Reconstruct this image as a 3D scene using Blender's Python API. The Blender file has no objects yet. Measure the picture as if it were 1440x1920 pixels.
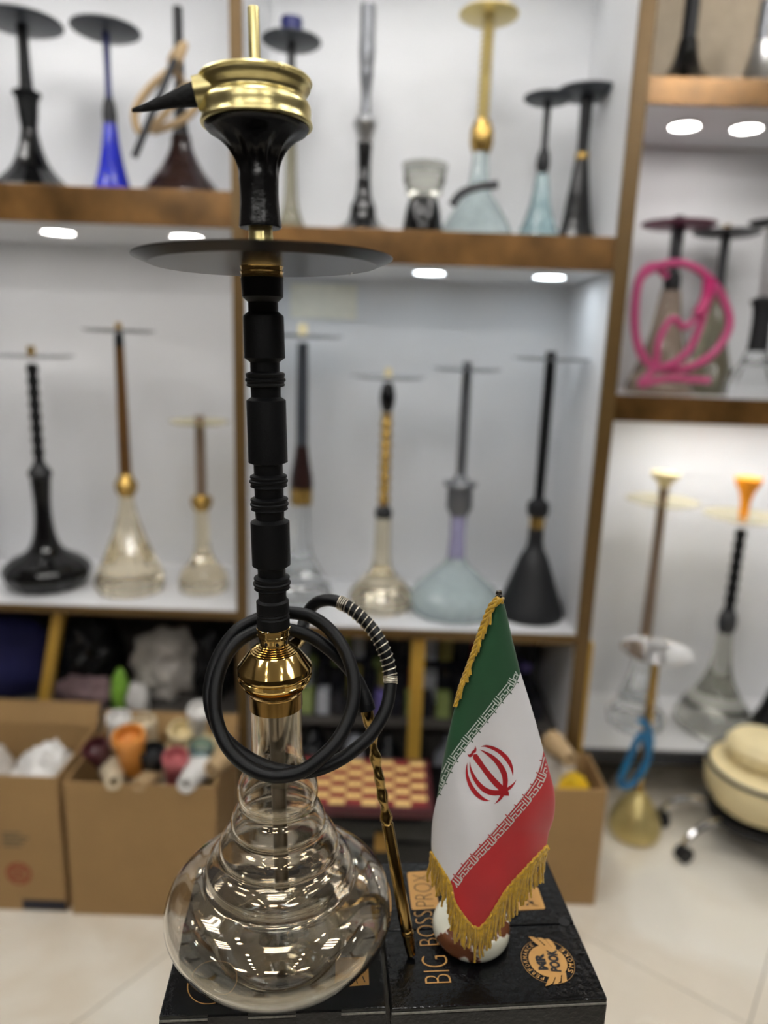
import bpy, bmesh, math, random
from mathutils import Vector, Matrix, noise
random.seed(7)
SC = bpy.context.scene
COL = SC.collection
rad = math.radians

# ------------------------------------------------------------------ camera
FPX, PITCH, ROLL, EYE = 1331.0, rad(12.9), rad(2.0), 1.5      # focal length in pixels of the 1440x1920 frame
FW = Vector((0, math.cos(PITCH), -math.sin(PITCH)))
U0 = Vector((0, math.sin(PITCH), math.cos(PITCH)))
X0 = Vector((1, 0, 0))
RT = math.cos(ROLL) * X0 + math.sin(ROLL) * U0
UP = -math.sin(ROLL) * X0 + math.cos(ROLL) * U0
CAMP = Vector((0, 0, EYE))
cam_d = bpy.data.cameras.new('camera')
cam_d.sensor_fit = 'VERTICAL'; cam_d.sensor_height = 36.0; cam_d.sensor_width = 27.0
cam_d.lens = FPX / 1920 * 36.0
cam_d.clip_start = 0.02
cam_d.dof.use_dof = True
cam_d.dof.focus_distance = 0.66
cam_d.dof.aperture_fstop = cam_d.lens / 12.0
cam = bpy.data.objects.new('camera', cam_d)
COL.objects.link(cam)
cam.matrix_world = Matrix(((RT.x, UP.x, -FW.x, CAMP.x), (RT.y, UP.y, -FW.y, CAMP.y), (RT.z, UP.z, -FW.z, CAMP.z), (0, 0, 0, 1)))
SC.camera = cam

# ------------------------------------------------------------------ world, exposure
w = bpy.data.worlds.new('world'); SC.world = w
w.use_nodes = True
w.node_tree.nodes['Background'].inputs[0].default_value = (0.75, 0.8, 0.9, 1)
w.node_tree.nodes['Background'].inputs[1].default_value = 0.05
SC.view_settings.view_transform = 'Standard'
SC.view_settings.look = 'None'
SC.view_settings.gamma = 1.0
SC.view_settings.use_curve_mapping = False
SC.view_settings.exposure = 0.7
SC.cycles.max_bounces = 16
SC.cycles.transmission_bounces = 14
SC.cycles.transparent_max_bounces = 16
SC.cycles.glossy_bounces = 8
PANEL_W, SPOT_W = 31.0, 18.0     # emission of the ceiling panels and of the shelf downlights

# ------------------------------------------------------------------ measuring helpers (photo pixel -> point at a real distance)
def ray(x, y):
    return FW + RT * ((x - 720) / FPX) + UP * ((960 - y) / FPX)
def onY(x, y, Y):
    d = ray(x, y); return CAMP + d * (Y / d.y)
def onZ(x, y, Z):
    d = ray(x, y); return CAMP + d * ((Z - EYE) / d.z)
def depth(P):
    return (Vector(P) - CAMP).dot(FW)

# ------------------------------------------------------------------ materials
def lin(c):
    c /= 255.0
    return c / 12.92 if c <= 0.04045 else ((c + 0.055) / 1.055) ** 2.4
def rgb(r, g, b): return (lin(r), lin(g), lin(b), 1)
def mat(name, col, rough=0.5, metal=0.0, var=0.06, scale=30.0, bump=0.0, bscale=80.0, trans=0.0, ior=1.45, alpha=1.0, coat=0.0, sheen=0.0, emit=0.0, rvar=0.0, spec=0.5):
    m = bpy.data.materials.new(name); m.use_nodes = True
    nt = m.node_tree; b = nt.nodes['Principled BSDF']
    b.inputs['Roughness'].default_value = rough; b.inputs['Metallic'].default_value = metal
    b.inputs['IOR'].default_value = ior; b.inputs['Alpha'].default_value = alpha
    b.inputs['Transmission Weight'].default_value = trans
    b.inputs['Coat Weight'].default_value = coat; b.inputs['Coat Roughness'].default_value = 0.08
    b.inputs['Sheen Weight'].default_value = sheen; b.inputs['Specular IOR Level'].default_value = spec
    if emit:
        b.inputs['Emission Color'].default_value = col; b.inputs['Emission Strength'].default_value = emit
    tc = nt.nodes.new('ShaderNodeTexCoord')
    nz = nt.nodes.new('ShaderNodeTexNoise'); nz.inputs['Scale'].default_value = scale; nz.inputs['Detail'].default_value = 4
    nt.links.new(tc.outputs['Object'], nz.inputs['Vector'])
    rp = nt.nodes.new('ShaderNodeValToRGB')
    rp.color_ramp.elements[0].position = 0.3; rp.color_ramp.elements[1].position = 0.7
    rp.color_ramp.elements[0].color = tuple(c * (1 - var) for c in col[:3]) + (1,)
    rp.color_ramp.elements[1].color = tuple(min(1, c * (1 + var)) for c in col[:3]) + (1,)
    nt.links.new(nz.outputs['Fac'], rp.inputs['Fac']); nt.links.new(rp.outputs['Color'], b.inputs['Base Color'])
    if rvar:
        mr = nt.nodes.new('ShaderNodeMapRange'); mr.inputs['To Min'].default_value = max(0, rough - rvar); mr.inputs['To Max'].default_value = rough + rvar
        nt.links.new(nz.outputs['Fac'], mr.inputs['Value']); nt.links.new(mr.outputs['Result'], b.inputs['Roughness'])
    if bump:
        n2 = nt.nodes.new('ShaderNodeTexNoise'); n2.inputs['Scale'].default_value = bscale; n2.inputs['Detail'].default_value = 3
        nt.links.new(tc.outputs['Object'], n2.inputs['Vector'])
        bp = nt.nodes.new('ShaderNodeBump'); bp.inputs['Strength'].default_value = bump; bp.inputs['Distance'].default_value = 0.002
        nt.links.new(n2.outputs['Fac'], bp.inputs['Height']); nt.links.new(bp.outputs['Normal'], b.inputs['Normal'])
    return m
MT = {}
def defm(key, *a, **k): MT[key] = mat(key, *a, **k)
defm('black_anodised', rgb(9, 10, 12), 0.5, 0.0, spec=0.25, bump=0.15, bscale=900)
defm('black_rubber', rgb(9, 10, 12), 0.42, spec=0.3, bump=0.1, bscale=700)
defm('tray_black', rgb(30, 29, 28), 0.28, 0.1)
defm('bowl_black', rgb(9, 9, 10), 0.25, spec=0.5, bump=0.2, bscale=200)
defm('handle_black', rgb(9, 9, 10), 0.6, spec=0.25, bump=0.5, bscale=300)
defm('polished_gold', (0.70, 0.48, 0.17, 1), 0.1, 1.0, var=0.03)
defm('dull_gold', (0.33, 0.20, 0.06, 1), 0.22, 1.0, var=0.1)
defm('brushed_brass', (0.74, 0.64, 0.30, 1), 0.3, 1.0, var=0.08, scale=60, rvar=0.06)
defm('dark_brass', (0.36, 0.24, 0.08, 1), 0.14, 1.0)
defm('silver_wire', (0.92, 0.86, 0.72, 1), 0.35, 1.0)
defm('smoke_tube', rgb(104, 96, 84), 0.28, 0.9)
defm('clear_grommet', rgb(180, 175, 160), 0.3, trans=0.6)
defm('laminated_black', rgb(7, 8, 10), 0.15, spec=0.35, bump=0.45, bscale=160, rvar=0.08, scale=14)
defm('laminated_edge', rgb(120, 118, 110), 0.7, var=0.3, scale=300)
defm('print_gold', rgb(176, 132, 72), 0.45)
defm('print_black', rgb(20, 20, 22), 0.45)
defm('print_pale', rgb(196, 180, 140), 0.5)
defm('box_dark', rgb(8, 8, 9), 0.6)
defm('flag_green', rgb(22, 74, 41), 0.5, sheen=0.25, bump=0.12, bscale=1500, var=0.04)
defm('flag_white', rgb(228, 227, 229), 0.55, sheen=0.2, bump=0.1, bscale=1500, var=0.015)
defm('flag_red', rgb(178, 30, 34), 0.5, sheen=0.2, bump=0.12, bscale=1500, var=0.04)
defm('kufic_white', rgb(205, 212, 204), 0.6, var=0.02)
defm('emblem_red', rgb(166, 22, 32), 0.55, var=0.03)
defm('gold_thread', rgb(186, 146, 26), 0.5, sheen=0.3, var=0.25, scale=200, bump=0.4, bscale=900)
defm('pole_metal', (0.35, 0.33, 0.3, 1), 0.2, 1.0)
# background materials
defm('white_panel', rgb(218, 219, 221), 0.45, var=0.02, scale=3)
defm('tan_panel', rgb(168, 152, 128), 0.5)
defm('gold_fascia', rgb(116, 84, 46), 0.25, 0.45, var=0.5, scale=9)  # strong colour blotches stand in for lamp reflections along the glossy strip
defm('gold_post', rgb(98, 76, 42), 0.35, 0.3)
defm('yellow_post', rgb(186, 148, 62), 0.45, 0.1)
defm('white_lamp', (1, 0.96, 0.92, 1), 0.5, emit=SPOT_W)
defm('soft_lamp', (0.90, 0.96, 1.0, 1), 0.5, emit=SPOT_W * 0.35)
defm('bright_lamp', (1, 0.98, 0.95, 1), 0.5, emit=SPOT_W * 2.8)
defm('cool_lamp', (0.86, 0.94, 1.0, 1), 0.5, emit=SPOT_W)
defm('lamp_ring', rgb(225, 225, 225), 0.35)
defm('ceiling_lamp', (1, 0.98, 0.95, 1), 0.5, emit=PANEL_W)
defm('dark_wood', rgb(52, 44, 38), 0.5, var=0.3, scale=5)
defm('wall_paint', rgb(205, 202, 195), 0.7)
defm('grout', rgb(120, 114, 102), 0.8)
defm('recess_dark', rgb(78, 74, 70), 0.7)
defm('cardboard', rgb(160, 128, 84), 0.75, bump=0.1, bscale=40, var=0.05, scale=8)
defm('cardboard_in', rgb(120, 92, 56), 0.8)
defm('print_red', rgb(142, 62, 42), 0.7)
defm('print_grey', rgb(92, 84, 66), 0.7)
defm('tape_navy', rgb(22, 22, 40), 0.5)
defm('gloss_black', rgb(10, 10, 11), 0.12)
defm('matt_black', rgb(18, 19, 22), 0.5)
defm('dark_brown', rgb(42, 26, 24), 0.15)
defm('brown_stem', rgb(112, 80, 44), 0.3, 0.5)
defm('taupe_stem', rgb(130, 112, 96), 0.35, 0.3)
defm('grey_stem', rgb(110, 112, 116), 0.3, 0.6)
defm('dark_grey', rgb(52, 53, 56), 0.4)
defm('gunmetal', rgb(56, 60, 66), 0.4)
defm('bg_gold', rgb(180, 148, 82), 0.25, 0.8)
defm('pale_gold', rgb(206, 188, 128), 0.3, 0.6)
defm('cobalt', rgb(22, 34, 170), 0.12)
defm('navy', rgb(30, 36, 96), 0.4)
defm('navy_cloth', rgb(26, 28, 78), 0.8)
defm('tan_hose', rgb(176, 150, 112), 0.5)
defm('pink_hose', rgb(208, 84, 138), 0.3, trans=0.3)
defm('pink', rgb(180, 40, 104), 0.3)
defm('pink_plate', rgb(112, 52, 76), 0.4)
defm('blue_hose', rgb(22, 104, 150), 0.35)
defm('orange', rgb(240, 150, 22), 0.35)
defm('card_white', rgb(232, 229, 214), 0.6)
defm('cream', rgb(226, 210, 164), 0.45)
defm('chrome', (0.8, 0.8, 0.8, 1), 0.12, 1.0)
defm('silver', (0.6, 0.6, 0.6, 1), 0.3, 1.0)
defm('amber_glass', (0.97, 0.88, 0.68, 1), 0.03, trans=1.0, var=0.0)
defm('clear_glass', (0.95, 0.97, 0.97, 1), 0.03, trans=1.0, var=0.0)
defm('smoke_glass', (0.62, 0.62, 0.56, 1), 0.04, trans=1.0, var=0.0)
defm('olive_glass', (0.45, 0.42, 0.30, 1), 0.05, trans=1.0, var=0.0)
defm('teal_glass', (0.52, 0.72, 0.75, 1), 0.05, trans=0.9, var=0.0)
defm('brown_glass', (0.62, 0.50, 0.40, 1), 0.05, trans=0.9, var=0.0)
defm('pearl_glass', rgb(206, 220, 222), 0.08, trans=0.55, var=0.1, scale=60)
defm('lavender_glass', rgb(190, 186, 222), 0.08, trans=0.55)
defm('acrylic', (0.80, 0.82, 0.84, 1), 0.06, trans=0.95, var=0.0, ior=1.25)
defm('acrylic_amber', (0.95, 0.88, 0.60, 1), 0.06, trans=0.9, var=0.0, ior=1.25)
defm('white_plastic', rgb(226, 224, 220), 0.35)
defm('grey_bag', rgb(196, 190, 182), 0.3, var=0.3, scale=18, bump=0.6, bscale=25)
defm('grey_foil', rgb(160, 163, 172), 0.18, 0.3, bump=0.8, bscale=25)
defm('black_bag', rgb(20, 21, 23), 0.22, bump=0.8, bscale=25)
defm('mauve_cloth', rgb(136, 112, 114), 0.8, var=0.35, scale=14)
defm('green_bag', rgb(138, 190, 70), 0.4)
defm('maroon', rgb(78, 34, 38), 0.3)
defm('rose', rgb(176, 96, 98), 0.5)
defm('clay_orange', rgb(214, 142, 62), 0.45)
defm('bone', rgb(206, 192, 164), 0.45)
defm('yellow', rgb(232, 190, 38), 0.4)
defm('board_light', rgb(222, 186, 120), 0.4)
defm('board_red', rgb(128, 44, 42), 0.4)
for k, c in (('packet_dark', (40, 40, 46)), ('packet_red', (170, 60, 72)), ('packet_violet', (112, 102, 166)), ('packet_green', (138, 152, 92)), ('packet_grey', (186, 190, 198)), ('packet_olive', (172, 162, 92))):
    defm(k, rgb(*c), 0.25)

def glass_vase_mat():
    m = bpy.data.materials.new('vase_glass'); m.use_nodes = True
    b = m.node_tree.nodes['Principled BSDF']
    b.inputs['Base Color'].default_value = (0.99, 0.958, 0.90, 1)
    b.inputs['Roughness'].default_value = 0.0; b.inputs['Transmission Weight'].default_value = 1.0
    b.inputs['IOR'].default_value = 1.5
    b.inputs['Thin Film Thickness'].default_value = 115.0; b.inputs['Thin Film IOR'].default_value = 1.8
    tc = m.node_tree.nodes.new('ShaderNodeTexCoord'); nz = m.node_tree.nodes.new('ShaderNodeTexNoise')
    nz.inputs['Scale'].default_value = 14; nz.inputs['Detail'].default_value = 2
    bp = m.node_tree.nodes.new('ShaderNodeBump'); bp.inputs['Strength'].default_value = 0.07; bp.inputs['Distance'].default_value = 0.01
    m.node_tree.links.new(tc.outputs['Object'], nz.inputs['Vector']); m.node_tree.links.new(nz.outputs['Fac'], bp.inputs['Height'])
    m.node_tree.links.new(bp.outputs['Normal'], b.inputs['Normal'])
    return m
MT['vase_glass'] = glass_vase_mat()

def marble_mat(name, base, vein, scale, rough, lo=0.48, hi=0.62, warm=None):
    m = bpy.data.materials.new(name); m.use_nodes = True; nt = m.node_tree; b = nt.nodes['Principled BSDF']
    b.inputs['Roughness'].default_value = rough
    tc = nt.nodes.new('ShaderNodeTexCoord'); nz = nt.nodes.new('ShaderNodeTexNoise')
    nz.inputs['Scale'].default_value = scale; nz.inputs['Detail'].default_value = 6; nz.inputs['Distortion'].default_value = 1.2
    gm = nt.nodes.new('ShaderNodeNewGeometry')
    nt.links.new(gm.outputs['Position'], nz.inputs['Vector'])
    rp = nt.nodes.new('ShaderNodeValToRGB'); e = rp.color_ramp.elements
    e[0].position = lo; e[0].color = base; e[1].position = hi; e[1].color = vein
    if warm: w_ = e.new((lo + hi) / 2); w_.color = warm
    nt.links.new(nz.outputs['Fac'], rp.inputs['Fac']); nt.links.new(rp.outputs['Color'], b.inputs['Base Color'])
    return m
MT['floor_tile'] = marble_mat('floor_tile', rgb(236, 231, 218), rgb(222, 212, 194), 2.2, 0.16, 0.4, 0.62)
MT['onyx'] = marble_mat('onyx', rgb(222, 222, 205), rgb(104, 62, 40), 12, 0.1, 0.55, 0.575, warm=rgb(176, 140, 124))

# ------------------------------------------------------------------ mesh helpers
class MB:
    def __init__(s): s.v = []; s.f = []; s.mi = []
    def add(s, vs, fs, mi=0):
        o = len(s.v); s.v += [tuple(v) for v in vs]
        s.f += [tuple(i + o for i in f) for f in fs]; s.mi += [mi] * len(fs)
        return s
    def box(s, x0, x1, y0, y1, z0, z1, mi=0, b=0.0):
        if b <= 0:
            vs = [(x, y, z) for z in (z0, z1) for y in (y0, y1) for x in (x0, x1)]
            return s.add(vs, [(0, 2, 3, 1), (4, 5, 7, 6), (0, 1, 5, 4), (1, 3, 7, 5), (3, 2, 6, 7), (2, 0, 4, 6)], mi)
        bm = bmesh.new(); bmesh.ops.create_cube(bm, size=1)
        for v in bm.verts:
            v.co = Vector(((x0 + x1) / 2 + v.co.x * (x1 - x0), (y0 + y1) / 2 + v.co.y * (y1 - y0), (z0 + z1) / 2 + v.co.z * (z1 - z0)))
        bmesh.ops.bevel(bm, geom=bm.edges[:], offset=b, segments=2, profile=0.7, affect='EDGES')
        bm.verts.index_update()
        s.add([v.co.copy() for v in bm.verts], [[v.index for v in f.verts] for f in bm.faces], mi); bm.free()
        return s
    def lathe(s, prof, seg=32, c=(0, 0, 0), lean=0.0, closed=False, mi=0, mod=None):
        vs, fs = [], []
        n = len(prof)
        for (r, z) in prof:
            for k in range(seg):
                a = 2 * math.pi * k / seg
                q = r * (mod(a, z) if mod else 1)
                vs.append((c[0] + q * math.cos(a) + lean * z, c[1] + q * math.sin(a), c[2] + z - (lean * q * math.cos(a) if abs(lean) > 0.02 else 0)))
        for i in range(n if closed else n - 1):
            j = (i + 1) % n
            for k in range(seg):
                l = (k + 1) % seg
                fs.append((i * seg + k, i * seg + l, j * seg + l, j * seg + k))
        if not closed:
            if prof[0][0] > 1e-5: fs.append(tuple(range(seg - 1, -1, -1)))
            if prof[-1][0] > 1e-5: fs.append(tuple((n - 1) * seg + k for k in range(seg)))
        return s.add(vs, fs, mi)
    def tube(s, pts, r, seg=12, mi=0, cap=True):
        pts = [Vector(p) for p in pts]; n = len(pts)
        rs = r if isinstance(r, (list, tuple)) else [r] * n
        t = [(pts[min(i + 1, n - 1)] - pts[max(i - 1, 0)]).normalized() for i in range(n)]
        u = t[0].orthogonal().normalized(); vs, fs = [], []
        for i in range(n):
            u = (u - t[i] * u.dot(t[i])).normalized(); v = t[i].cross(u)
            for k in range(seg):
                a = 2 * math.pi * k / seg
                vs.append(pts[i] + (u * math.cos(a) + v * math.sin(a)) * rs[i])
        for i in range(n - 1):
            for k in range(seg):
                l = (k + 1) % seg
                fs.append((i * seg + k, i * seg + l, (i + 1) * seg + l, (i + 1) * seg + k))
        if cap:
            fs.append(tuple(range(seg - 1, -1, -1))); fs.append(tuple((n - 1) * seg + k for k in range(seg)))
        return s.add(vs, fs, mi)
    def obj(s, name, m, parent=None, smooth=True, angle=35, loc=None):
        me = bpy.data.meshes.new(name); me.from_pydata(s.v, [], s.f)
        for mm in (m if isinstance(m, (list, tuple)) else [m]): me.materials.append(MT[mm] if isinstance(mm, str) else mm)
        if any(s.mi): me.polygons.foreach_set('material_index', s.mi)
        me.validate(); me.update()
        bm = bmesh.new(); bm.from_mesh(me); bmesh.ops.recalc_face_normals(bm, faces=bm.faces); bm.to_mesh(me); bm.free()
        if smooth:
            me.shade_smooth(); me.set_sharp_from_angle(angle=rad(angle))
        o = bpy.data.objects.new(name, me); COL.objects.link(o)
        if parent: o.parent = parent
        if loc: o.location = loc
        return o
def cr(pts, n=8):
    """Catmull-Rom resample of a list of vectors/tuples."""
    P = [Vector(p) for p in pts]; P = [P[0] * 2 - P[1]] + P + [P[-1] * 2 - P[-2]]
    out = []
    for i in range(1, len(P) - 2):
        for k in range(n):
            t = k / n; a, b, c, d = P[i - 1], P[i], P[i + 1], P[i + 2]
            out.append(0.5 * ((2 * b) + (c - a) * t + (2 * a - 5 * b + 4 * c - d) * t * t + (3 * b - a - 3 * c + d) * t ** 3))
    out.append(P[-2]); return out
def tag(o, label, cat, group=None, kind=None):
    o['label'] = label; o['category'] = cat
    if group: o['group'] = group
    if kind: o['kind'] = kind
    return o
def thing(name, label, cat, loc=(0, 0, 0), rz=0.0, group=None):
    o = bpy.data.objects.new(name, None); COL.objects.link(o)
    o.empty_display_size = 0.05
    o.location = loc; o.rotation_euler = (0, 0, rz)
    return tag(o, label, cat, group)
def struct(o): o['kind'] = 'structure'; return o

# ------------------------------------------------------------------ room shell
XL, XR, YB, YF, ZC = -2.3, 2.7, 2.62, -3.2, 3.0
floor = struct(MB().box(XL, XR, YF, YB, -0.05, -0.0015).obj('floor', 'grout', smooth=False))
ta, ts = rad(53), 0.6
tu, tv = Vector((math.cos(ta), math.sin(ta), 0)), Vector((-math.sin(ta), math.cos(ta), 0))
tile_me = MB().box(0.0012, ts - 0.0012, 0.0012, ts - 0.0012, -0.008, 0.0, b=0.0008).obj('tile', 'floor_tile', floor, smooth=False)
first = True
for i in range(-9, 9):
    for j in range(-9, 9):
        o_ = tu * (1.613 + i * ts) + tv * (1.301 + j * ts); c_ = o_ + (tu + tv) * (ts / 2)
        if XL + 0.1 < c_.x < XR - 0.1 and -1.4 < c_.y < YB - 0.3:
            t_ = tile_me if first else tile_me.copy()
            if not first: COL.objects.link(t_)
            first = False
            t_.location = o_; t_.rotation_euler = (0, 0, ta)
struct(MB().box(XL, XR, YB, YB + 0.1, 0, ZC).obj('wall_back', 'wall_paint', smooth=False))
struct(MB().box(XL - 0.1, XL, YF, YB, 0, ZC).obj('wall_left', 'dark_wood', smooth=False))
struct(MB().box(XR, XR + 0.1, YF, YB, 0, ZC).obj('wall_right', 'dark_wood', smooth=False))
struct(MB().box(XL, XR, YF - 0.1, YF, 0, ZC).obj('wall_front', 'dark_wood', smooth=False))
ceil = struct(MB().box(XL, XR, YF, YB, ZC, ZC + 0.1).obj('ceiling', 'wall_paint', smooth=False))
for ix, px in enumerate((-1.5, -0.1, 1.5)):
    for iy, py in enumerate((1.25, 0.2, -2.0)):
        lab = '%s square ceiling light panel in the %s row overhead' % (('left hand', 'middle', 'right hand')[ix], ('front', 'centre', 'rear')[iy])
        t_ = thing('ceiling_light', lab, 'ceiling light', (px, py, ZC), group='ceiling light panels')
        MB().box(-0.31, 0.31, -0.31, -0.29, -0.02, 0).box(-0.31, 0.31, 0.29, 0.31, -0.02, 0).box(-0.31, -0.29, -0.29, 0.29, -0.02, 0).box(0.29, 0.31, -0.29, 0.29, -0.02, 0).obj('frame', 'lamp_ring', t_, smooth=False)
        MB().box(-0.29, 0.29, -0.29, 0.29, -0.004, -0.001).obj('reflector', 'lamp_ring', t_, smooth=False)
        for k in range(4): MB().tube([Vector((-0.27, -0.21 + 0.14 * k, -0.014)), Vector((0.27, -0.21 + 0.14 * k, -0.014))], 0.009, 10).obj('light_tube', 'ceiling_lamp', t_)
k = 0
for px in (-0.8, 0.7):
    for py in (-2.6, -1.5, -1.2, -0.9, -0.6, -0.3, 0.6, 0.9):
        t_ = thing('ceiling_downlight', 'small round ceiling downlight, %s from the rear in the %s row' % (('first', 'second', 'third', 'fourth', 'fifth', 'sixth', 'seventh', 'eighth')[k % 8], 'left' if px < 0 else 'right'), 'ceiling light', (px, py, ZC), group='ceiling downlights'); k += 1
        MB().lathe([(0.06, 0), (0.06, -0.006), (0.045, -0.008), (0.045, 0)], 24).obj('ring', 'lamp_ring', t_)
        MB().lathe([(0.0, -0.005), (0.044, -0.005), (0.044, -0.001), (0, -0.001)], 24).obj('lens', 'ceiling_lamp', t_)

# ------------------------------------------------------------------ display cabinets
def spot(parent, x, y, z, lamp='white_lamp'):
    MB().lathe([(0.052, 0), (0.052, -0.004), (0.042, -0.006), (0.042, 0)], 28, (x, y, z)).obj('spotlight_ring', 'lamp_ring', parent)
    MB().lathe([(0.0, -0.0035), (0.040, -0.0035), (0.040, -0.001), (0.0, -0.001)], 28, (x, y, z)).obj('spotlight_lens', lamp, parent)
def board(parent, x0, x1, y0, y1, z0, z1, fascia='gold_fascia'):
    MB().box(x0, x1, y0 + 0.012, y1, z0 + 0.003, z1 - 0.001).obj('shelf_board', 'white_panel', parent, smooth=False)
    MB().box(x0, x1, y0, y0 + 0.012, z0, z1, b=0.002).obj('shelf_fascia', fascia, parent, smooth=False)
F1, B1 = 1.90, 2.34
zLU = (onY(200, 420, F1).z, onY(200, 350, F1).z)
zLL = (onY(200, 1153, F1).z, onY(200, 1140, F1).z)
zCU = (onY(800, 497, F1).z, onY(800, 432, F1).z)
zCL = (onY(800, 1200, F1).z, onY(800, 1183, F1).z)
XP1, XP2 = -0.392, 0.580
cabL = thing('display_cabinet', 'white display cabinet at left with gold edges and two lit shelves', 'cabinet', (0, 0, 0))
cabC = thing('display_cabinet', 'middle white display cabinet with gold edges behind the flag and tall hookah', 'cabinet', (0, 0, 0))
XLL = -1.32
MB().box(XLL, XP1 - 0.012, B1, B1 + 0.02, 0, 2.75).obj('back_panel', 'white_panel', cabL, smooth=False)
MB().box(XLL - 0.02, XLL, F1 + 0.01, B1 + 0.02, 0, 2.75).obj('side_panel', 'white_panel', cabL, smooth=False)
MB().box(XLL - 0.02, XLL, F1, F1 + 0.01, 0, 2.75).obj('edge_strip', 'gold_post', cabL, smooth=False)
board(cabL, XLL, XP1 - 0.014, F1, B1, *zLU)
board(cabL, XLL, XP1 - 0.014, F1, B1, *zLL, fascia='gold_post')
board(cabL, XLL, XP1 - 0.014, F1, B1, 2.66, 2.74)
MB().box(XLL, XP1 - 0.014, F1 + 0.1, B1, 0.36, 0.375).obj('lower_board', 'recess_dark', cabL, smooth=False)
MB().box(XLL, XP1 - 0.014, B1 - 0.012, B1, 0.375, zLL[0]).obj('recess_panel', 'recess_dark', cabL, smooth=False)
for x in (110, 350, -90):
    p_ = onY(x, 444, 2.06); spot(cabL, p_.x, 2.06, zLU[0] + 0.002)
for x in (-1.05, -0.66): spot(cabL, x, 2.1, 2.662, 'soft_lamp')
a_ = onY(112, 1150, F1 + 0.06); b_ = onY(80, 1340, F1 + 0.06)
MB().tube([a_, b_], 0.021, 4).obj('brace', 'yellow_post', cabL, smooth=False)
MB().box(XP1 - 0.012, XP1 + 0.012, F1 + 0.006, B1 + 0.02, 0, 2.75).obj('side_panel', 'white_panel', cabC, smooth=False)
MB().box(XP1 - 0.0155, XP1 + 0.0155, F1 - 0.006, F1 + 0.006, 0, 2.75).obj('edge_strip', 'gold_post', cabC, smooth=False)
MB().box(XP2 - 0.018, XP2 + 0.018, F1 + 0.006, B1 + 0.02, 0, 2.75).obj('side_panel', 'white_panel', cabC, smooth=False)
MB().box(XP2 - 0.02, XP2 + 0.02, F1 - 0.006, F1 + 0.006, 0, 2.75).obj('edge_strip', 'gold_post', cabC, smooth=False)
MB().box(XP1 + 0.012, XP2 - 0.018, B1, B1 + 0.02, 0, 2.75).obj('back_panel', 'white_panel', cabC, smooth=False)
cx0, cx1 = XP1 + 0.014, XP2 - 0.019
board(cabC, cx0, cx1, F1, B1, *zCU)
board(cabC, cx0, cx1, F1, B1, *zCL, fascia='gold_post')
board(cabC, cx0, cx1, F1, B1, 2.66, 2.74)
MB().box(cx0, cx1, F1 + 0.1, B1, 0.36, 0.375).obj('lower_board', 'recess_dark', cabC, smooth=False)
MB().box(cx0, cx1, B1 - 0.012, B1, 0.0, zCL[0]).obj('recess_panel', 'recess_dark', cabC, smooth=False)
for x in (560, 805, 1030):
    p_ = onY(x, 522, 2.06); spot(cabC, p_.x, 2.06, zCU[0] + 0.002, 'cool_lamp')
for x in (-0.2, 0.12, 0.42): spot(cabC, x, 2.1, 2.662, 'soft_lamp')
for x in (780, 1088):
    p_ = onY(x, 1300, F1 + 0.03)
    MB().box(p_.x - 0.02, p_.x + 0.02, F1 + 0.015, F1 + 0.04, 0.0, zCL[0], b=0.002).obj('post', 'yellow_post', cabC, smooth=False)
# pale card on the back panel of the middle cabinet
a_ = onY(545, 530, B1 - 0.004); b_ = onY(668, 600, B1 - 0.004)
MB().box(a_.x, b_.x, B1 - 0.006, B1 - 0.001, b_.z, a_.z).obj('card', 'card_white', cabC, smooth=False)
# right cabinet, set further back
F2, B2 = 2.15, 2.56
zRU = (onY(1330, 198, F2).z, onY(1330, 145, F2).z)
zRM = (onY(1300, 795, F2).z, onY(1300, 745, F2).z)
zRF = (onY(1300, 1437, F2).z, onY(1300, 1412, F2).z)
cabR = thing('display_cabinet', 'right hand white display cabinet with gold edges, set back from the others', 'cabinet', (0, 0, 0))
XR0, XR1 = 0.625, 1.75
MB().box(XR0, XR1, B2, B2 + 0.02, 0, zRU[0]).obj('back_panel', 'white_panel', cabR, smooth=False)
MB().box(XR0, XR1, B2, B2 + 0.02, zRU[0], 2.9).obj('upper_back_panel', 'tan_panel', cabR, smooth=False)
MB().box(XR0 - 0.018, XR0, F2, B2 + 0.02, 0, 2.9).obj('side_panel', 'white_panel', cabR, smooth=False)
MB().box(XR1, XR1 + 0.018, F2, B2 + 0.02, 0, 2.9).obj('side_panel', 'white_panel', cabR, smooth=False)
board(cabR, XR0 + 0.001, XR1 - 0.001, F2, B2, *zRU)
board(cabR, XR0 + 0.001, XR1 - 0.001, F2, B2, *zRM)
board(cabR, XR0 + 0.001, XR1 - 0.001, F2, B2, *zRF, fascia='dark_grey')
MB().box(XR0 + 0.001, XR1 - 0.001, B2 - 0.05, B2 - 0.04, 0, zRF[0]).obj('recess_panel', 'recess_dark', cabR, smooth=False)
for x, y in ((1282, 249), (1398, 255)):
    p_ = onY(x, y, 2.33); spot(cabR, p_.x, 2.33, zRU[0] + 0.002, 'white_lamp')
for x in (1.0, 1.22, 1.5): spot(cabR, x, 2.3, zRM[0] + 0.002, 'bright_lamp')

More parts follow.
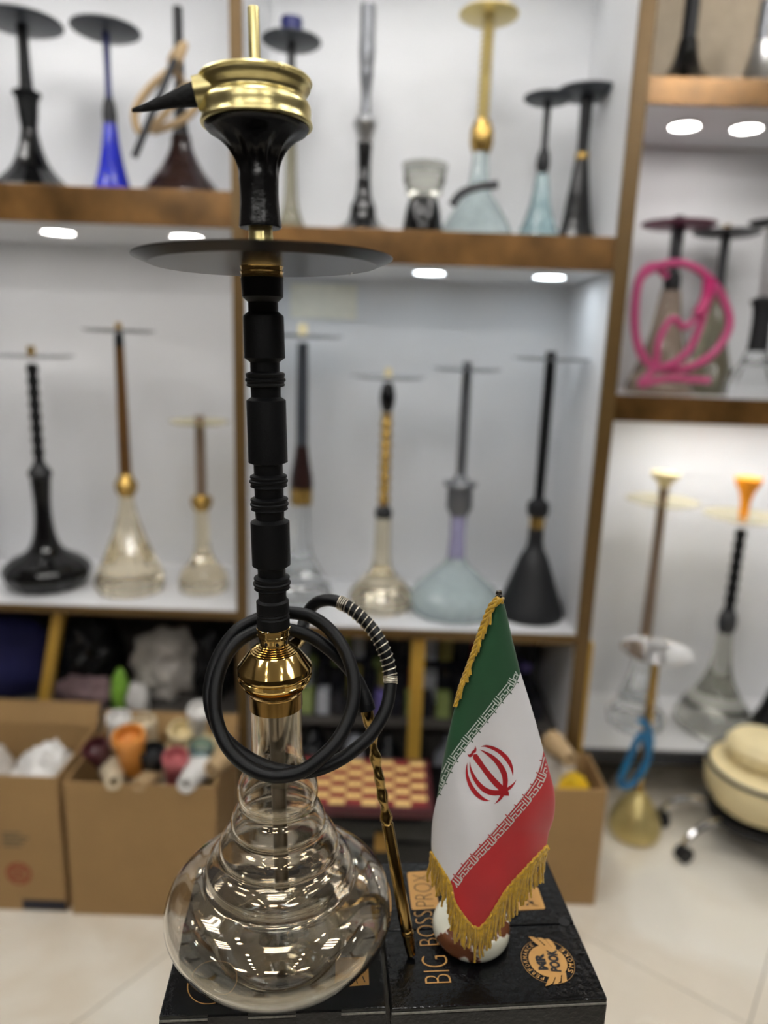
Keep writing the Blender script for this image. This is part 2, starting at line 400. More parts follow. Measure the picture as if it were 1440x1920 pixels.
# ------------------------------------------------------------------ hookahs on the shelves
FACET = ('gloss_black', 'dark_brown', 'silver', 'clear_glass', 'pearl_glass', 'amber_glass')
def hookah(name, label, x, Y, zs, parts, hoses=(), cat='hookah', ref_y=None):
    """parts: (part name, material, [(photo y, half width px), ...]); heights and radii measured at distance Y."""
    ymax = ref_y or max(p[0] for pt in parts for p in pt[2])
    base = onY(x, ymax, Y); dz = zs - base.z
    t_ = thing(name, label, cat, (base.x, Y, zs))
    d0 = depth(base)
    for pn, m, prof in parts:
        pr = []
        for (y, hw) in prof:
            q = onY(x, y, Y); pr.append((max(0.0, hw) * depth(q) / FPX, max(0.0, q.z + dz - zs)))
        if pn == 'plate':
            y, hw = prof[0]; r, z = pr[0]
            pr = [(0.006, z), (r * 0.86, z), (r, z + 0.006), (r, z + 0.009), (r * 0.86, z + 0.004), (0.006, z + 0.004)]
            MB().lathe(pr, 36, closed=True).obj(pn, m, t_)
            continue
        pr.sort(key=lambda q: q[1])
        if len(pr) > 3 and pn in ('vase', 'stem', 'neck'):
            pr = [(max(v.x, 0), max(v.y, 0)) for v in [Vector((a.x, a.y)) for a in cr([Vector((r, z, 0)) for r, z in pr], 5)]]
        fac = pn == 'vase' and m in FACET
        MB().lathe(pr, 14 if fac else 28).obj(pn, m, t_, smooth=not fac)
    for pn, m, pts, r in hoses:
        P = cr([onY(px, py, yy) - Vector((base.x, Y, base.z)) for px, py, yy in pts], 8)
        MB().tube(P, r, 10).obj(pn, m, t_)
    return t_
S1 = 2.09
H = hookah
# upper left shelf
H('hookah', 'tall black hookah with a wide black plate, leftmost on the upper left shelf', 62, S1, zLU[1], [
    ('vase', 'gloss_black', [(345, 78), (330, 76), (312, 58), (290, 38), (262, 25), (235, 18), (215, 15)]),
    ('stem', 'black_anodised', [(216, 14), (190, 17), (165, 19), (150, 21), (138, 13), (100, 11), (60, 10), (18, 10)]),
    ('port', 'black_anodised', [(152, 24), (147, 26), (144, 24)]), ('plate', 'gunmetal', [(18, 74)])])
H('hookah', 'cobalt blue hookah with dark plate on the upper left shelf', 212, S1, zLU[1], [
    ('vase', 'cobalt', [(352, 46), (345, 44), (325, 33), (295, 25), (255, 18), (225, 14), (206, 12)]),
    ('collar', 'matt_black', [(206, 12), (190, 13), (170, 11), (158, 8)]),
    ('stem', 'navy', [(158, 7), (140, 6), (100, 6), (34, 7)]), ('plate', 'gunmetal', [(34, 64)])])
H('hookah', 'dark brown faceted hookah with a tan hose coiled on it, upper left shelf', 342, S1, zLU[1], [
    ('vase', 'dark_brown', [(352, 78), (338, 76), (312, 58), (285, 38), (250, 22), (225, 18)]),
    ('stem', 'matt_black', [(226, 17), (200, 12), (120, 10), (60, 9), (-20, 9)])],
    [('hose', 'tan_hose', [(340, 120, 2.06), (320, 80, 2.0), (345, 50, 1.98), (325, 90, 1.97), (280, 130, 1.97), (252, 175, 1.97), (262, 215, 1.98), (300, 190, 2.0), (350, 130, 2.02), (380, 145, 2.03), (345, 190, 2.03), (285, 215, 2.03)], 0.010),
     ('mouthpiece', 'dark_grey', [(328, 75, 1.955), (300, 140, 1.955), (275, 200, 1.955), (250, 262, 1.955)], 0.009)])
# upper middle shelf
H('hookah', 'slim hookah with a navy bowl and dark plate on the upper middle shelf', 545, 2.12, zCU[1], [
    ('vase', 'olive_glass', [(425, 34), (410, 32), (385, 20), (350, 13), (300, 11), (240, 10)]),
    ('stem', 'dark_grey', [(240, 8), (200, 7), (140, 7), (58, 8)]), ('plate', 'gunmetal', [(58, 56)]),
    ('bowl', 'navy', [(52, 16), (40, 18), (20, 21), (10, 20)])])
H('hookah', 'hookah with a black flared base and clear grey stem on the upper middle shelf', 680, 2.1, zCU[1], [
    ('vase', 'gloss_black', [(424, 74), (412, 68), (398, 40), (384, 27), (360, 23), (340, 15), (300, 12), (242, 14)]),
    ('collar', 'silver', [(242, 14), (225, 16), (205, 24), (195, 20), (188, 12)]),
    ('stem', 'grey_stem', [(188, 10), (150, 9), (110, 13), (100, 13), (70, 15), (30, 14), (-20, 14)])])
H('display_cup', 'squat black pot with a smoky clear cup, upper middle shelf', 792, 2.06, zCU[1], [
    ('base', 'gloss_black', [(424, 36), (405, 38), (370, 33), (350, 28), (346, 22)]),
    ('cup', 'smoke_glass', [(346, 28), (336, 36), (310, 41), (282, 44), (281, 41), (310, 38), (335, 32), (342, 26)])], cat='cup')
H('hookah', 'pearly glass hookah with a beaded gold stem on the upper middle shelf', 893, 2.1, zCU[1], [
    ('vase', 'pearl_glass', [(434, 68), (420, 70), (395, 60), (365, 42), (340, 26), (310, 18), (262, 15)]),
    ('collar', 'bg_gold', [(262, 17), (245, 22), (220, 22), (200, 15)]),
    ('stem', 'pale_gold', sum([[(200 - 12 * k, 13), (194 - 12 * k, 9)] for k in range(18)], [])),
    ('plate', 'pale_gold', [(6, 56)])],
    [('hose', 'dark_grey', [(848, 360, 1.98), (865, 338, 1.97), (895, 325, 1.96), (935, 320, 1.96)], 0.011)])
H('hookah', 'small hookah with teal glass base and dark plate on the upper middle shelf', 1008, 2.08, zCU[1], [
    ('vase', 'teal_glass', [(440, 40), (428, 42), (400, 30), (365, 20), (330, 15), (305, 12)]),
    ('collar', 'matt_black', [(306, 10), (290, 13), (272, 12), (258, 7)]),
    ('stem', 'matt_black', [(258, 6), (220, 6), (168, 7)]), ('plate', 'gunmetal', [(168, 46)])])
H('hookah', 'black hookah with a thin gold ring, rightmost on the upper middle shelf', 1078, 2.14, zCU[1], [
    ('vase', 'gloss_black', [(444, 36), (430, 38), (400, 28), (350, 22), (310, 17), (275, 13)]),
    ('ring', 'bg_gold', [(274, 13), (262, 13)]),
    ('stem', 'matt_black', [(262, 10), (220, 11), (180, 12), (152, 12)]), ('plate', 'gunmetal', [(152, 60)])])
# right cabinet
S2 = 2.36
H('hookah', 'black glossy hookah base on the top right shelf', 1283, S2, zRU[1], [
    ('vase', 'gloss_black', [(140, 74), (122, 72), (100, 50), (80, 32), (55, 22), (20, 17)]),
    ('stem', 'matt_black', [(20, 14), (-40, 14), (-100, 14)])])
H('hookah', 'silver faceted hookah at the right end of the top right shelf', 1420, S2, zRU[1], [
    ('vase', 'silver', [(142, 52), (125, 50), (95, 34), (60, 22), (20, 16)]), ('stem', 'grey_stem', [(20, 12), (-60, 12)])])
pink_loop = [(1250, 520, 2.22), (1225, 500, 2.21), (1196, 530, 2.2), (1190, 620, 2.2), (1215, 680, 2.2), (1270, 695, 2.2), (1330, 670, 2.2), (1367, 615, 2.2), (1355, 560, 2.2), (1320, 515, 2.2), (1275, 495, 2.2), (1225, 505, 2.19), (1195, 540, 2.185), (1195, 650, 2.18), (1235, 690, 2.18), (1290, 660, 2.18), (1325, 570, 2.18), (1330, 520, 2.18)]
H('hookah', 'brown glass hookah draped with a coiled pink hose, middle right shelf', 1235, S2, zRM[1], [
    ('vase', 'brown_glass', [(738, 60), (725, 62), (690, 48), (640, 32), (590, 24), (545, 18)]),
    ('collar', 'matt_black', [(546, 15), (530, 16), (512, 14)]),
    ('stem', 'dark_grey', [(512, 10), (470, 11), (426, 12), (405, 9)]), ('plate', 'pink_plate', [(426, 68)])],
    [('hose', 'pink_hose', pink_loop, 0.0118), ('hose_end', 'pink', [(1330, 522, 2.165), (1325, 560, 2.165), (1308, 592, 2.165)], 0.018),
     ('hose_tail', 'pink_hose', [(1308, 592, 2.17), (1285, 615, 2.17), (1260, 600, 2.17), (1235, 640, 2.17), (1228, 690, 2.17), (1200, 722, 2.17), (1250, 712, 2.17), (1330, 715, 2.18)], 0.010)])
H('hookah', 'olive glass hookah with a thin dark plate, middle right shelf', 1322, 2.42, zRM[1], [
    ('vase', 'olive_glass', [(738, 46), (722, 48), (680, 36), (630, 24), (580, 17), (540, 14)]),
    ('stem', 'dark_grey', [(540, 9), (500, 8), (440, 9)]), ('plate', 'dark_grey', [(440, 60)]), ('tip', 'bg_gold', [(436, 6), (420, 6)])])
H('hookah', 'hookah with silver upper stem and clear faceted base at the right end, middle right shelf', 1408, 2.32, zRM[1], [
    ('vase', 'clear_glass', [(740, 52), (728, 54), (700, 44), (675, 28), (655, 20)]),
    ('neck', 'matt_black', [(655, 18), (600, 17), (570, 20), (560, 26), (552, 14)]),
    ('stem', 'silver', [(552, 12), (500, 13), (418, 14)]), ('plate', 'matt_black', [(416, 48)])])
# lower left shelf
H('hookah', 'black hookah with a bulbous glossy base, leftmost on the lower left shelf', 92, 2.08, zLL[1], [
    ('vase', 'gloss_black', [(1112, 60), (1098, 74), (1082, 78), (1066, 66), (1048, 34), (1020, 20), (970, 15), (915, 18)]),
    ('collar', 'matt_black', [(915, 17), (905, 22), (895, 16), (888, 11)]),
    ('stem', 'black_anodised', sum([[(888 - 22 * k, 11), (877 - 22 * k, 8)] for k in range(9)], [])),
    ('plate', 'acrylic', [(690, 76)]), ('tip', 'bg_gold', [(690, 8), (668, 7)])])
H('hookah', 'tall amber glass hookah with a long brown stem on the lower left shelf', 246, 2.07, zLL[1], [
    ('vase', 'amber_glass', [(1114, 58), (1100, 64), (1080, 58), (1040, 40), (990, 22), (950, 13), (940, 13)]),
    ('collar', 'bg_gold', [(942, 13), (930, 20), (918, 21), (908, 14), (898, 11)]),
    ('stem', 'brown_stem', [(898, 11), (780, 10), (662, 9)]), ('stem_top', 'matt_black', [(662, 9), (638, 8)]),
    ('plate', 'acrylic', [(637, 66)]), ('tip', 'bg_gold', [(636, 7), (618, 6)])])
H('hookah', 'small amber glass hookah beside the gold post, lower left shelf', 382, 2.09, zLL[1], [
    ('vase', 'amber_glass', [(1114, 42), (1100, 46), (1080, 40), (1062, 24), (1040, 15), (1000, 13), (966, 12)]),
    ('collar', 'bg_gold', [(967, 13), (955, 20), (945, 20), (938, 11)]),
    ('stem', 'taupe_stem', [(938, 10), (870, 10), (790, 9)]), ('plate', 'acrylic_amber', [(806, 56)])])
# lower middle shelf
H('hookah', 'clear glass hookah with a dark grey stem and brown sleeve behind the tall hookah', 563, 2.12, zCL[1], [
    ('vase', 'clear_glass', [(1165, 55), (1150, 60), (1120, 44), (1080, 22), (1030, 16), (988, 16)]),
    ('collar', 'bg_gold', [(988, 20), (958, 21)]), ('sleeve', 'dark_brown', [(958, 22), (940, 21), (900, 14), (880, 12)]),
    ('stem', 'gunmetal', [(880, 11), (780, 11), (690, 10)]), ('plate', 'acrylic', [(682, 76)]), ('tip', 'cream', [(682, 9), (655, 9)])])
H('hookah', 'hookah with gold ringed stem, black oval top and amber base, lower middle shelf', 712, 2.08, zCL[1], [
    ('vase', 'amber_glass', [(1166, 52), (1150, 60), (1128, 52), (1105, 28), (1080, 17), (1000, 15)]),
    ('collar', 'matt_black', [(1000, 14), (992, 17), (984, 15), (976, 9)]),
    ('stem', 'bg_gold', sum([[(976 - 20 * k, 9), (966 - 20 * k, 12)] for k in range(9)], [])),
    ('stem_top', 'gloss_black', [(804, 8), (792, 13), (775, 15), (758, 12), (748, 8)]),
    ('plate', 'acrylic', [(742, 70)]), ('tip', 'cream', [(742, 7), (722, 6)])])
H('hookah', 'pale pearly hookah with a grey stem and lavender neck, lower middle shelf', 848, 2.08, zCL[1], [
    ('vase', 'pearl_glass', [(1168, 76), (1152, 86), (1130, 78), (1105, 50), (1085, 26), (1070, 17)]),
    ('neck', 'lavender_glass', [(1070, 17), (1030, 14), (992, 15)]),
    ('collar', 'grey_stem', [(992, 16), (978, 24), (945, 24), (925, 14), (915, 10)]),
    ('arm', 'grey_stem', [(938, 30), (934, 32), (930, 30)]),
    ('stem', 'grey_stem', [(915, 9), (800, 10), (706, 9)]), ('plate', 'acrylic', [(724, 66)])])
H('hookah', 'matt black flared hookah with a gold band, rightmost on the lower middle shelf', 990, 2.06, zCL[1], [
    ('vase', 'matt_black', [(1178, 60), (1165, 60), (1120, 44), (1075, 28), (1050, 16), (1016, 14)]),
    ('ring', 'bg_gold', [(1016, 14), (994, 14)]), ('collar', 'matt_black', [(994, 18), (985, 21), (970, 20), (962, 10)]),
    ('stem', 'black_anodised', [(962, 9), (800, 10), (688, 10)]), ('plate', 'acrylic', [(706, 72)])])
# right cabinet, bottom
H('hookah', 'brown stemmed hookah with a cream bowl and yellow plate, bottom right shelf', 1185, 2.34, zRF[1], [
    ('vase', 'clear_glass', [(1398, 48), (1385, 52), (1350, 36), (1300, 20), (1240, 14)]),
    ('stem', 'taupe_stem', [(1240, 11), (1100, 9), (958, 9)]), ('plate', 'acrylic_amber', [(990, 66)]),
    ('bowl', 'cream', [(962, 10), (952, 14), (944, 24), (934, 27)])])
H('hookah', 'smoky glass hookah with an orange bowl on the bottom right shelf', 1328, 2.33, zRF[1], [
    ('vase', 'smoke_glass', [(1402, 58), (1388, 68), (1365, 60), (1330, 36), (1290, 20), (1226, 13)]),
    ('collar', 'dark_grey', [(1226, 13), (1212, 17), (1195, 16), (1185, 10)]),
    ('stem', 'black_anodised', sum([[(1185 - 20 * k, 11), (1175 - 20 * k, 8)] for k in range(8)], [])),
    ('plate', 'acrylic_amber', [(1014, 70)]), ('bowl', 'orange', [(1014, 8), (985, 9), (968, 13), (952, 22), (940, 25)])])
H('hookah', 'black stemmed hookah with black plate behind the cream stool at the right edge', 1440, 2.28, zRF[1], [
    ('vase', 'gloss_black', [(1400, 40), (1390, 46), (1350, 26), (1310, 14)]), ('stem', 'matt_black', [(1310, 11), (1200, 10), (1128, 10)]), ('plate', 'matt_black', [(1130, 36)])])
H('hookah', 'small brass hookah with chrome plate and blue hose on the floor at right', 1190, 2.02, 0.0, [
    ('vase', 'pale_gold', [(1545, 42), (1530, 48), (1505, 40), (1480, 24), (1465, 12)]),
    ('stem', 'dark_brass', [(1465, 8), (1400, 7), (1330, 9), (1240, 8), (1215, 8)]), ('plate', 'chrome', [(1205, 66)]),
    ('bowl', 'silver', [(1203, 14), (1190, 22), (1184, 20)])],
    [('hose', 'blue_hose', [(1200, 1330, 1.99), (1215, 1345, 1.98), (1222, 1375, 1.975), (1210, 1420, 1.97), (1185, 1455, 1.97), (1165, 1450, 1.97), (1180, 1410, 1.97), (1205, 1360, 1.965), (1218, 1400, 1.96), (1200, 1440, 1.96)], 0.011)])

# ------------------------------------------------------------------ cream stool with castors
c_ = onZ(1452, 1545, 0.0); c_ = Vector((1.215, 1.985, 0))
st = thing('stool', 'low cream stool with chrome legs on black castors at right', 'stool', c_)
MB().lathe([(0.0, 0.125), (0.09, 0.128), (0.14, 0.15), (0.168, 0.20), (0.172, 0.25), (0.16, 0.275), (0.0, 0.28)], 40).obj('seat', 'cream', st)
MB().lathe([(0.158, 0.266), (0.170, 0.266), (0.172, 0.272), (0.160, 0.276)], 40, closed=True).obj('rim', 'matt_black', st)
MB().lathe([(0.0, 0.2805), (0.085, 0.2805), (0.105, 0.295), (0.108, 0.33), (0.09, 0.352), (0.0, 0.36)], 36, (0, 0.03, 0)).obj('cushion', 'cream', st)
MB().lathe([(0.12, 0.085), (0.15, 0.10), (0.15, 0.125), (0.0, 0.128)], 30).obj('swivel_base', 'matt_black', st)
for k in range(5):
    a = rad((163, 199, 268, 340, 55)[k]); d = Vector((math.cos(a), math.sin(a), 0))
    lg = MB().tube(cr([d * 0.1 + Vector((0, 0, 0.10)), d * 0.18 + Vector((0, 0, 0.115)), d * 0.25 + Vector((0, 0, 0.09)), d * 0.275 + Vector((0, 0, 0.055))], 5), [0.011] * 16, 8).obj('leg', 'chrome', st)
    n = Vector((-d.y, d.x, 0)); ce = d * 0.275 + Vector((0, 0, 0.025))
    for s_ in (-1, 1):
        MB().tube([ce + n * (0.003 * s_), ce + n * (0.016 * s_)], 0.025, 18).obj('castor', 'matt_black', lg)

# ------------------------------------------------------------------ cardboard boxes and what lies in them
def carton(label, x0, x1, y0, y1, h, flap_back=0.05, rz=0.0):
    t_ = thing('cardboard_box', label, 'box', ((x0 + x1) / 2, y0, 0), rz)
    w_ = (x1 - x0) / 2; d = y1 - y0; th = 0.006
    MB().box(-w_, w_, 0, th, 0, h, b=0.001).obj('front_panel', 'cardboard', t_, smooth=False)
    MB().box(-w_, w_, d - th, d, 0, h, b=0.001).obj('back_panel', 'cardboard', t_, smooth=False)
    MB().box(-w_, -w_ + th, th, d - th, 0, h).obj('side_panel', 'cardboard', t_, smooth=False)
    MB().box(w_ - th, w_, th, d - th, 0, h).obj('side_panel', 'cardboard', t_, smooth=False)
    MB().box(-w_ + th, w_ - th, th, d - th, 0, 0.006).obj('bottom_panel', 'cardboard_in', t_, smooth=False)
    if flap_back:
        vs = [(-w_, d, h), (w_, d, h), (w_, d + 0.02, h + flap_back), (-w_, d + 0.02, h + flap_back), (-w_, d - th, h), (w_, d - th, h), (w_, d + 0.02 - th, h + flap_back), (-w_, d + 0.02 - th, h + flap_back)]
        MB().add(vs, [(0, 1, 2, 3), (4, 7, 6, 5), (0, 4, 5, 1), (3, 2, 6, 7), (0, 3, 7, 4), (1, 5, 6, 2)]).obj('flap', 'cardboard', t_, smooth=False)
    return t_
zb1, zb2, zb3 = 0.402, 0.395, 0.362
bx1 = carton('open cardboard box with red print at the left edge on the floor', -1.20, -0.812, 1.612, 1.88, zb1, 0.06)
lc = -1.006
def ring_mesh(cx, cz, r0, r1, y, n=40):
    vs = [(cx + rr * math.cos(2 * math.pi * k / n), y, cz + rr * math.sin(2 * math.pi * k / n)) for rr in (r0, r1) for k in range(n)]
    return vs, [(k, (k + 1) % n, n + (k + 1) % n, n + k) for k in range(n)]
m_ = MB()
q = onY(35, 1638, 1.611); m_.add(*ring_mesh(q.x - lc, q.z, 0.026, 0.034, -0.0006))
for k in range(4): m_.box(q.x - lc - 0.022, q.x - lc + 0.022 - 0.006 * (k % 2), -0.0008, -0.0004, q.z - 0.018 + k * 0.011, q.z - 0.012 + k * 0.011)
m_.obj('red_print', 'print_red', bx1, smooth=False)
m_ = MB(); q = onY(25, 1575, 1.611)
for k in range(4): m_.box(q.x - lc - 0.03, q.x - lc + 0.02 + 0.01 * (k % 3), -0.0008, -0.0004, q.z - 0.02 + k * 0.012, q.z - 0.014 + k * 0.012)
m_.obj('grey_print', 'print_grey', bx1, smooth=False)
a_, b_ = onY(44, 1712, 1.611), onY(137, 1690, 1.611)
MB().box(a_.x - lc, min(b_.x - lc, 0.193), -0.0009, -0.0003, max(0.003, a_.z), b_.z).obj('dark_band', 'tape_navy', bx1, smooth=False)
bx2 = carton('open plain cardboard box full of coloured bowls, left of the glass vase', -0.795, -0.405, 1.605, 1.87, zb2, 0.05)
bx3 = carton('open cardboard box behind the flag at right', 0.24, 0.628, 1.70, 1.88, zb3, 0.0)

def blob(name, label, cat, c, s, m, seed, amp=0.3, freq=3.0, group=None, kind=None, sub=4):
    bm = bmesh.new(); bmesh.ops.create_icosphere(bm, subdivisions=sub, radius=1)
    for v in bm.verts:
        k = 1 + amp * noise.noise(v.co * freq + Vector((seed * 3.1, 0, 0))) + amp * 0.5 * noise.noise(v.co * freq * 2.7 + Vector((0, seed, 0)))
        v.co = Vector((v.co.x * s[0] * k, v.co.y * s[1] * k, max(v.co.z * k, -0.75) * s[2]))
    mb = MB(); bm.verts.index_update()
    zmin = min(v.co.z for v in bm.verts)
    mb.add([(v.co.x, v.co.y, v.co.z - zmin) for v in bm.verts], [[v.index for v in f.verts] for f in bm.faces]); bm.free()
    o = mb.obj(name, m, angle=80, loc=c); tag(o, label, cat, group, kind); return o
def cup(label, px, py, Y, m, rx=0.0, ry=0.0, rz=0.0, s=1.0):
    P = onY(px, py, Y)
    t_ = thing('clay_bowl', label, 'bowl', P); t_.rotation_euler = (rx, ry, rz); t_.scale = (s, s, s)
    MB().lathe([(0.012, -0.055), (0.021, -0.054), (0.024, -0.03), (0.028, 0.0), (0.031, 0.02), (0.033, 0.045), (0.028, 0.045), (0.026, 0.022), (0.010, 0.008), (0.010, -0.05)], 24, closed=True).obj('body', m, t_)
    MB().lathe([(0.0305, 0.028), (0.0345, 0.03), (0.0345, 0.036), (0.0315, 0.038)], 24, closed=True).obj('rib', m, t_)
# fillers: wrapping paper beds that carry the bowls
blob('wrapping_paper', 'crumpled white wrapping paper in the red printed box', 'paper', (-0.90, 1.72, 0.245), (0.075, 0.09, 0.10), 'white_plastic', 3, 0.25, 4)
blob('plastic_bag', 'crumpled grey plastic bag at the left edge in the red printed box', 'bag', (-1.08, 1.74, 0.20), (0.09, 0.10, 0.11), 'grey_bag', 5, 0.25, 4)
blob('wrapping_paper', 'bed of crumpled cream paper under the coloured bowls', 'paper', (-0.60, 1.735, 0.10), (0.14, 0.09, 0.165), 'bone', 9, 0.12, 3)
cup('glossy maroon bowl, left of the orange one in the cardboard box', 190, 1420, 1.69, 'maroon', 0.3, -0.3)
cup('orange bowl standing tallest among the others in the cardboard box', 245, 1408, 1.67, 'clay_orange', 0.2, 0.0, 0, 1.25)
cup('black bowl between the orange and the rose ones in the cardboard box', 287, 1430, 1.68, 'matt_black', 0.2, 0.1)
cup('rose pink bowl right of the black one in the cardboard box', 328, 1440, 1.67, 'rose', 0.25, 0.15)
cup('pale bowl lying with its hole to the front, below the orange one', 212, 1452, 1.65, 'bone', -1.75, 0, 0.4)
cup('small bone coloured bowl lying at the front edge below the black bowl', 275, 1462, 1.645, 'tan_hose', -1.8, 0, -0.2, 0.8)
cup('white bowl lying on its side with a dark hole, right end of the cardboard box', 364, 1452, 1.65, 'white_plastic', -1.7, 0, -0.1, 1.1)
cup('brown holed bowl at the right rear of the cardboard box', 415, 1425, 1.70, 'tan_hose', -1.6, 0, -0.3)
cup('teal bowl behind the white lying one', 374, 1422, 1.72, 'teal_glass', 0.1, 0.2)
cup('white bowl at the back behind the orange one', 222, 1368, 1.78, 'white_plastic', 0.1, 0.1)
cup('ivory bowl at the back, right behind the orange one', 275, 1375, 1.78, 'bone', 0.2, -0.1)
cup('yellowish bowl in the back row of the cardboard box', 335, 1385, 1.79, 'cream', 0.4, 0.3)
cup('white bowl in the back row near the hose coil', 372, 1350, 1.80, 'white_plastic', 0.3, 0.2)
blob('wrapping_paper', 'cream and white paper heap at the back of the bowl box', 'paper', (-0.52, 1.805, 0.25), (0.08, 0.04, 0.11), 'cream', 12, 0.2, 4)
blob('plastic_bag', 'grey crumpled bag in the box behind the flag', 'bag', (0.49, 1.79, 0.20), (0.08, 0.06, 0.13), 'grey_bag', 15, 0.2, 4)
blob('yellow_packet', 'bright yellow packet sticking out of the box behind the flag', 'packet', (0.545, 1.735, 0.27), (0.045, 0.025, 0.07), 'yellow', 17, 0.15, 3)
cup('brown ring shaped bowl beside the yellow packet', 1050, 1405, 1.75, 'tan_hose', -1.6, 0.2, 0.3)

# ------------------------------------------------------------------ things in the dark recess under the shelves
LB = 0.3755
def rest(px, py, Y): p = onY(px, py, Y); return (p.x, Y, LB)
blob('folded_cloth', 'navy blue folded cloth under the left shelf at the left edge', 'cloth', rest(20, 1300, 2.13), (0.16, 0.10, 0.15), 'navy_cloth', 21, 0.12, 2)
blob('plastic_bag', 'black plastic bag right of the yellow brace under the left shelf', 'bag', rest(178, 1290, 2.16), (0.095, 0.10, 0.14), 'black_bag', 22, 0.25, 3)
blob('folded_cloth', 'mauve grey cloth heap under the left shelf', 'cloth', rest(165, 1310, 2.06), (0.10, 0.045, 0.05), 'mauve_cloth', 23, 0.3, 3)
blob('plastic_bag', 'small bag with a green print under the left shelf', 'bag', rest(226, 1300, 2.03), (0.028, 0.03, 0.075), 'green_bag', 24, 0.15, 3)
blob('plastic_bag', 'big crumpled grey white bag under the left shelf', 'bag', rest(314, 1300, 2.15), (0.11, 0.09, 0.125), 'grey_bag', 25, 0.25, 4)
blob('plastic_bag', 'small white bag between the green one and the big crumpled bag under the left shelf', 'bag', rest(258, 1300, 1.995), (0.034, 0.025, 0.06), 'white_plastic', 31, 0.2, 3)
blob('plastic_bag', 'black bag beside the gold post under the left shelf', 'bag', rest(400, 1300, 2.15), (0.06, 0.09, 0.13), 'black_bag', 26, 0.25, 3)
pk = ['packet_dark', 'packet_dark', 'packet_violet', 'packet_dark', 'packet_olive', 'packet_grey', 'packet_red', 'packet_dark', 'packet_green', 'packet_dark']
protos = {}
ORD = 'first second third fourth fifth sixth seventh eighth ninth tenth eleventh twelfth thirteenth fourteenth fifteenth sixteenth seventeenth eighteenth nineteenth twentieth twenty-first twenty-second twenty-third twenty-fourth'.split()
for row, (yy, zz) in enumerate(((2.27, 0.0), (2.27, 0.10), (2.16, 0.0), (2.06, 0.0))):
    x = cx0 + 0.04 + 0.015 * row; cnt = 0
    while x < cx1 - 0.05:
        w_ = random.uniform(0.030, 0.046)
        m_ = pk[random.randrange(len(pk))]
        if abs(x - onY(780, 1300, F1).x) > 0.03 or yy > 2.0:
            hh = 0.095 if row < 3 else 0.07
            o = MB().box(-0.5, 0.5, -0.5, 0.5, 0, 1, b=0.06).obj('packet', m_, smooth=False) if m_ not in protos else protos[m_].copy()
            if m_ in protos: COL.objects.link(o)
            protos[m_] = o
            o.scale = (w_, 0.06, hh); o.location = (x + w_ / 2, yy, LB + zz * 1.0 + 0.0005); o.rotation_euler = (0, 0, random.uniform(-0.06, 0.06) if row == 3 else 0)
            nm = m_.split('_')[1]
            tag(o, 'small %s packet, %s from left in the %s row under the middle shelf' % (nm, ORD[cnt], ('lower back', 'upper back', 'middle', 'front')[row]), 'packet', 'packets in rows under the middle shelf'); cnt += 1
        x += w_ + 0.012
for k, (px, py, s_, m_) in enumerate(((500, 1390, 0.06, 'black_bag'), (590, 1390, 0.055, 'black_bag'), (664, 1385, 0.042, 'grey_foil'), (730, 1392, 0.042, 'black_bag'), (845, 1390, 0.05, 'grey_foil'), (926, 1395, 0.058, 'black_bag'), (1018, 1395, 0.058, 'black_bag'))):
    P = onY(px, py, 2.03)
    ds = ['left of the glass neck', 'behind the hose coil', 'right of the hose coil', 'left of the lower yellow post', 'right of the lower yellow post', 'behind the flag', 'at the right end'][k]
    blob('plastic_bag', '%s floor bag under middle shelf, %s' % ('black' if m_ == 'black_bag' else 'shiny dark grey', ds), 'bag', (P.x, 2.03, 0.0005), (s_, 0.09, 0.175), m_, 40 + k, 0.2, 3)
# black cases with a chess board on top
def case(label, c, sx, sy, z0, z1, rz=0.0):
    t_ = thing('black_case', label, 'case', (c[0], c[1], z0), rz)
    MB().box(-sx, sx, -sy, sy, 0, (z1 - z0) * 0.68, b=0.006).obj('body', 'gloss_black', t_)
    MB().box(-sx, sx, -sy, sy, (z1 - z0) * 0.70, z1 - z0, b=0.006).obj('lid', 'gloss_black', t_)
    MB().box(-0.02, 0.02, -sy - 0.004, -sy + 0.001, (z1 - z0) * 0.56, (z1 - z0) * 0.82, b=0.002).obj('clasp', 'dull_gold', t_)
case('black glossy case on the floor under another case, behind the mouthpiece', (0.02, 1.62), 0.21, 0.12, 0.001, 0.2)
case('black glossy case with small gold clasp under the red chess board', (0.025, 1.61), 0.2, 0.115, 0.2008, 0.405)
cb = thing('chess_board', 'red and yellow chess board lying on black case behind the mouthpiece', 'board', (-0.03, 1.605, 0.4058))
MB().box(-0.175, 0.175, -0.11, 0.11, 0, 0.022, b=0.003).obj('frame', 'maroon', cb, smooth=False)
for a in range(8):
    for b in range(8):
        u0, v0 = -0.16 + a * 0.04, -0.096 + b * 0.024
        MB().box(u0 + 0.0006, u0 + 0.0394, v0 + 0.0006, v0 + 0.0234, 0.022, 0.0232).obj('square', 'board_red' if (a + b) % 2 else 'board_light', cb, smooth=False)

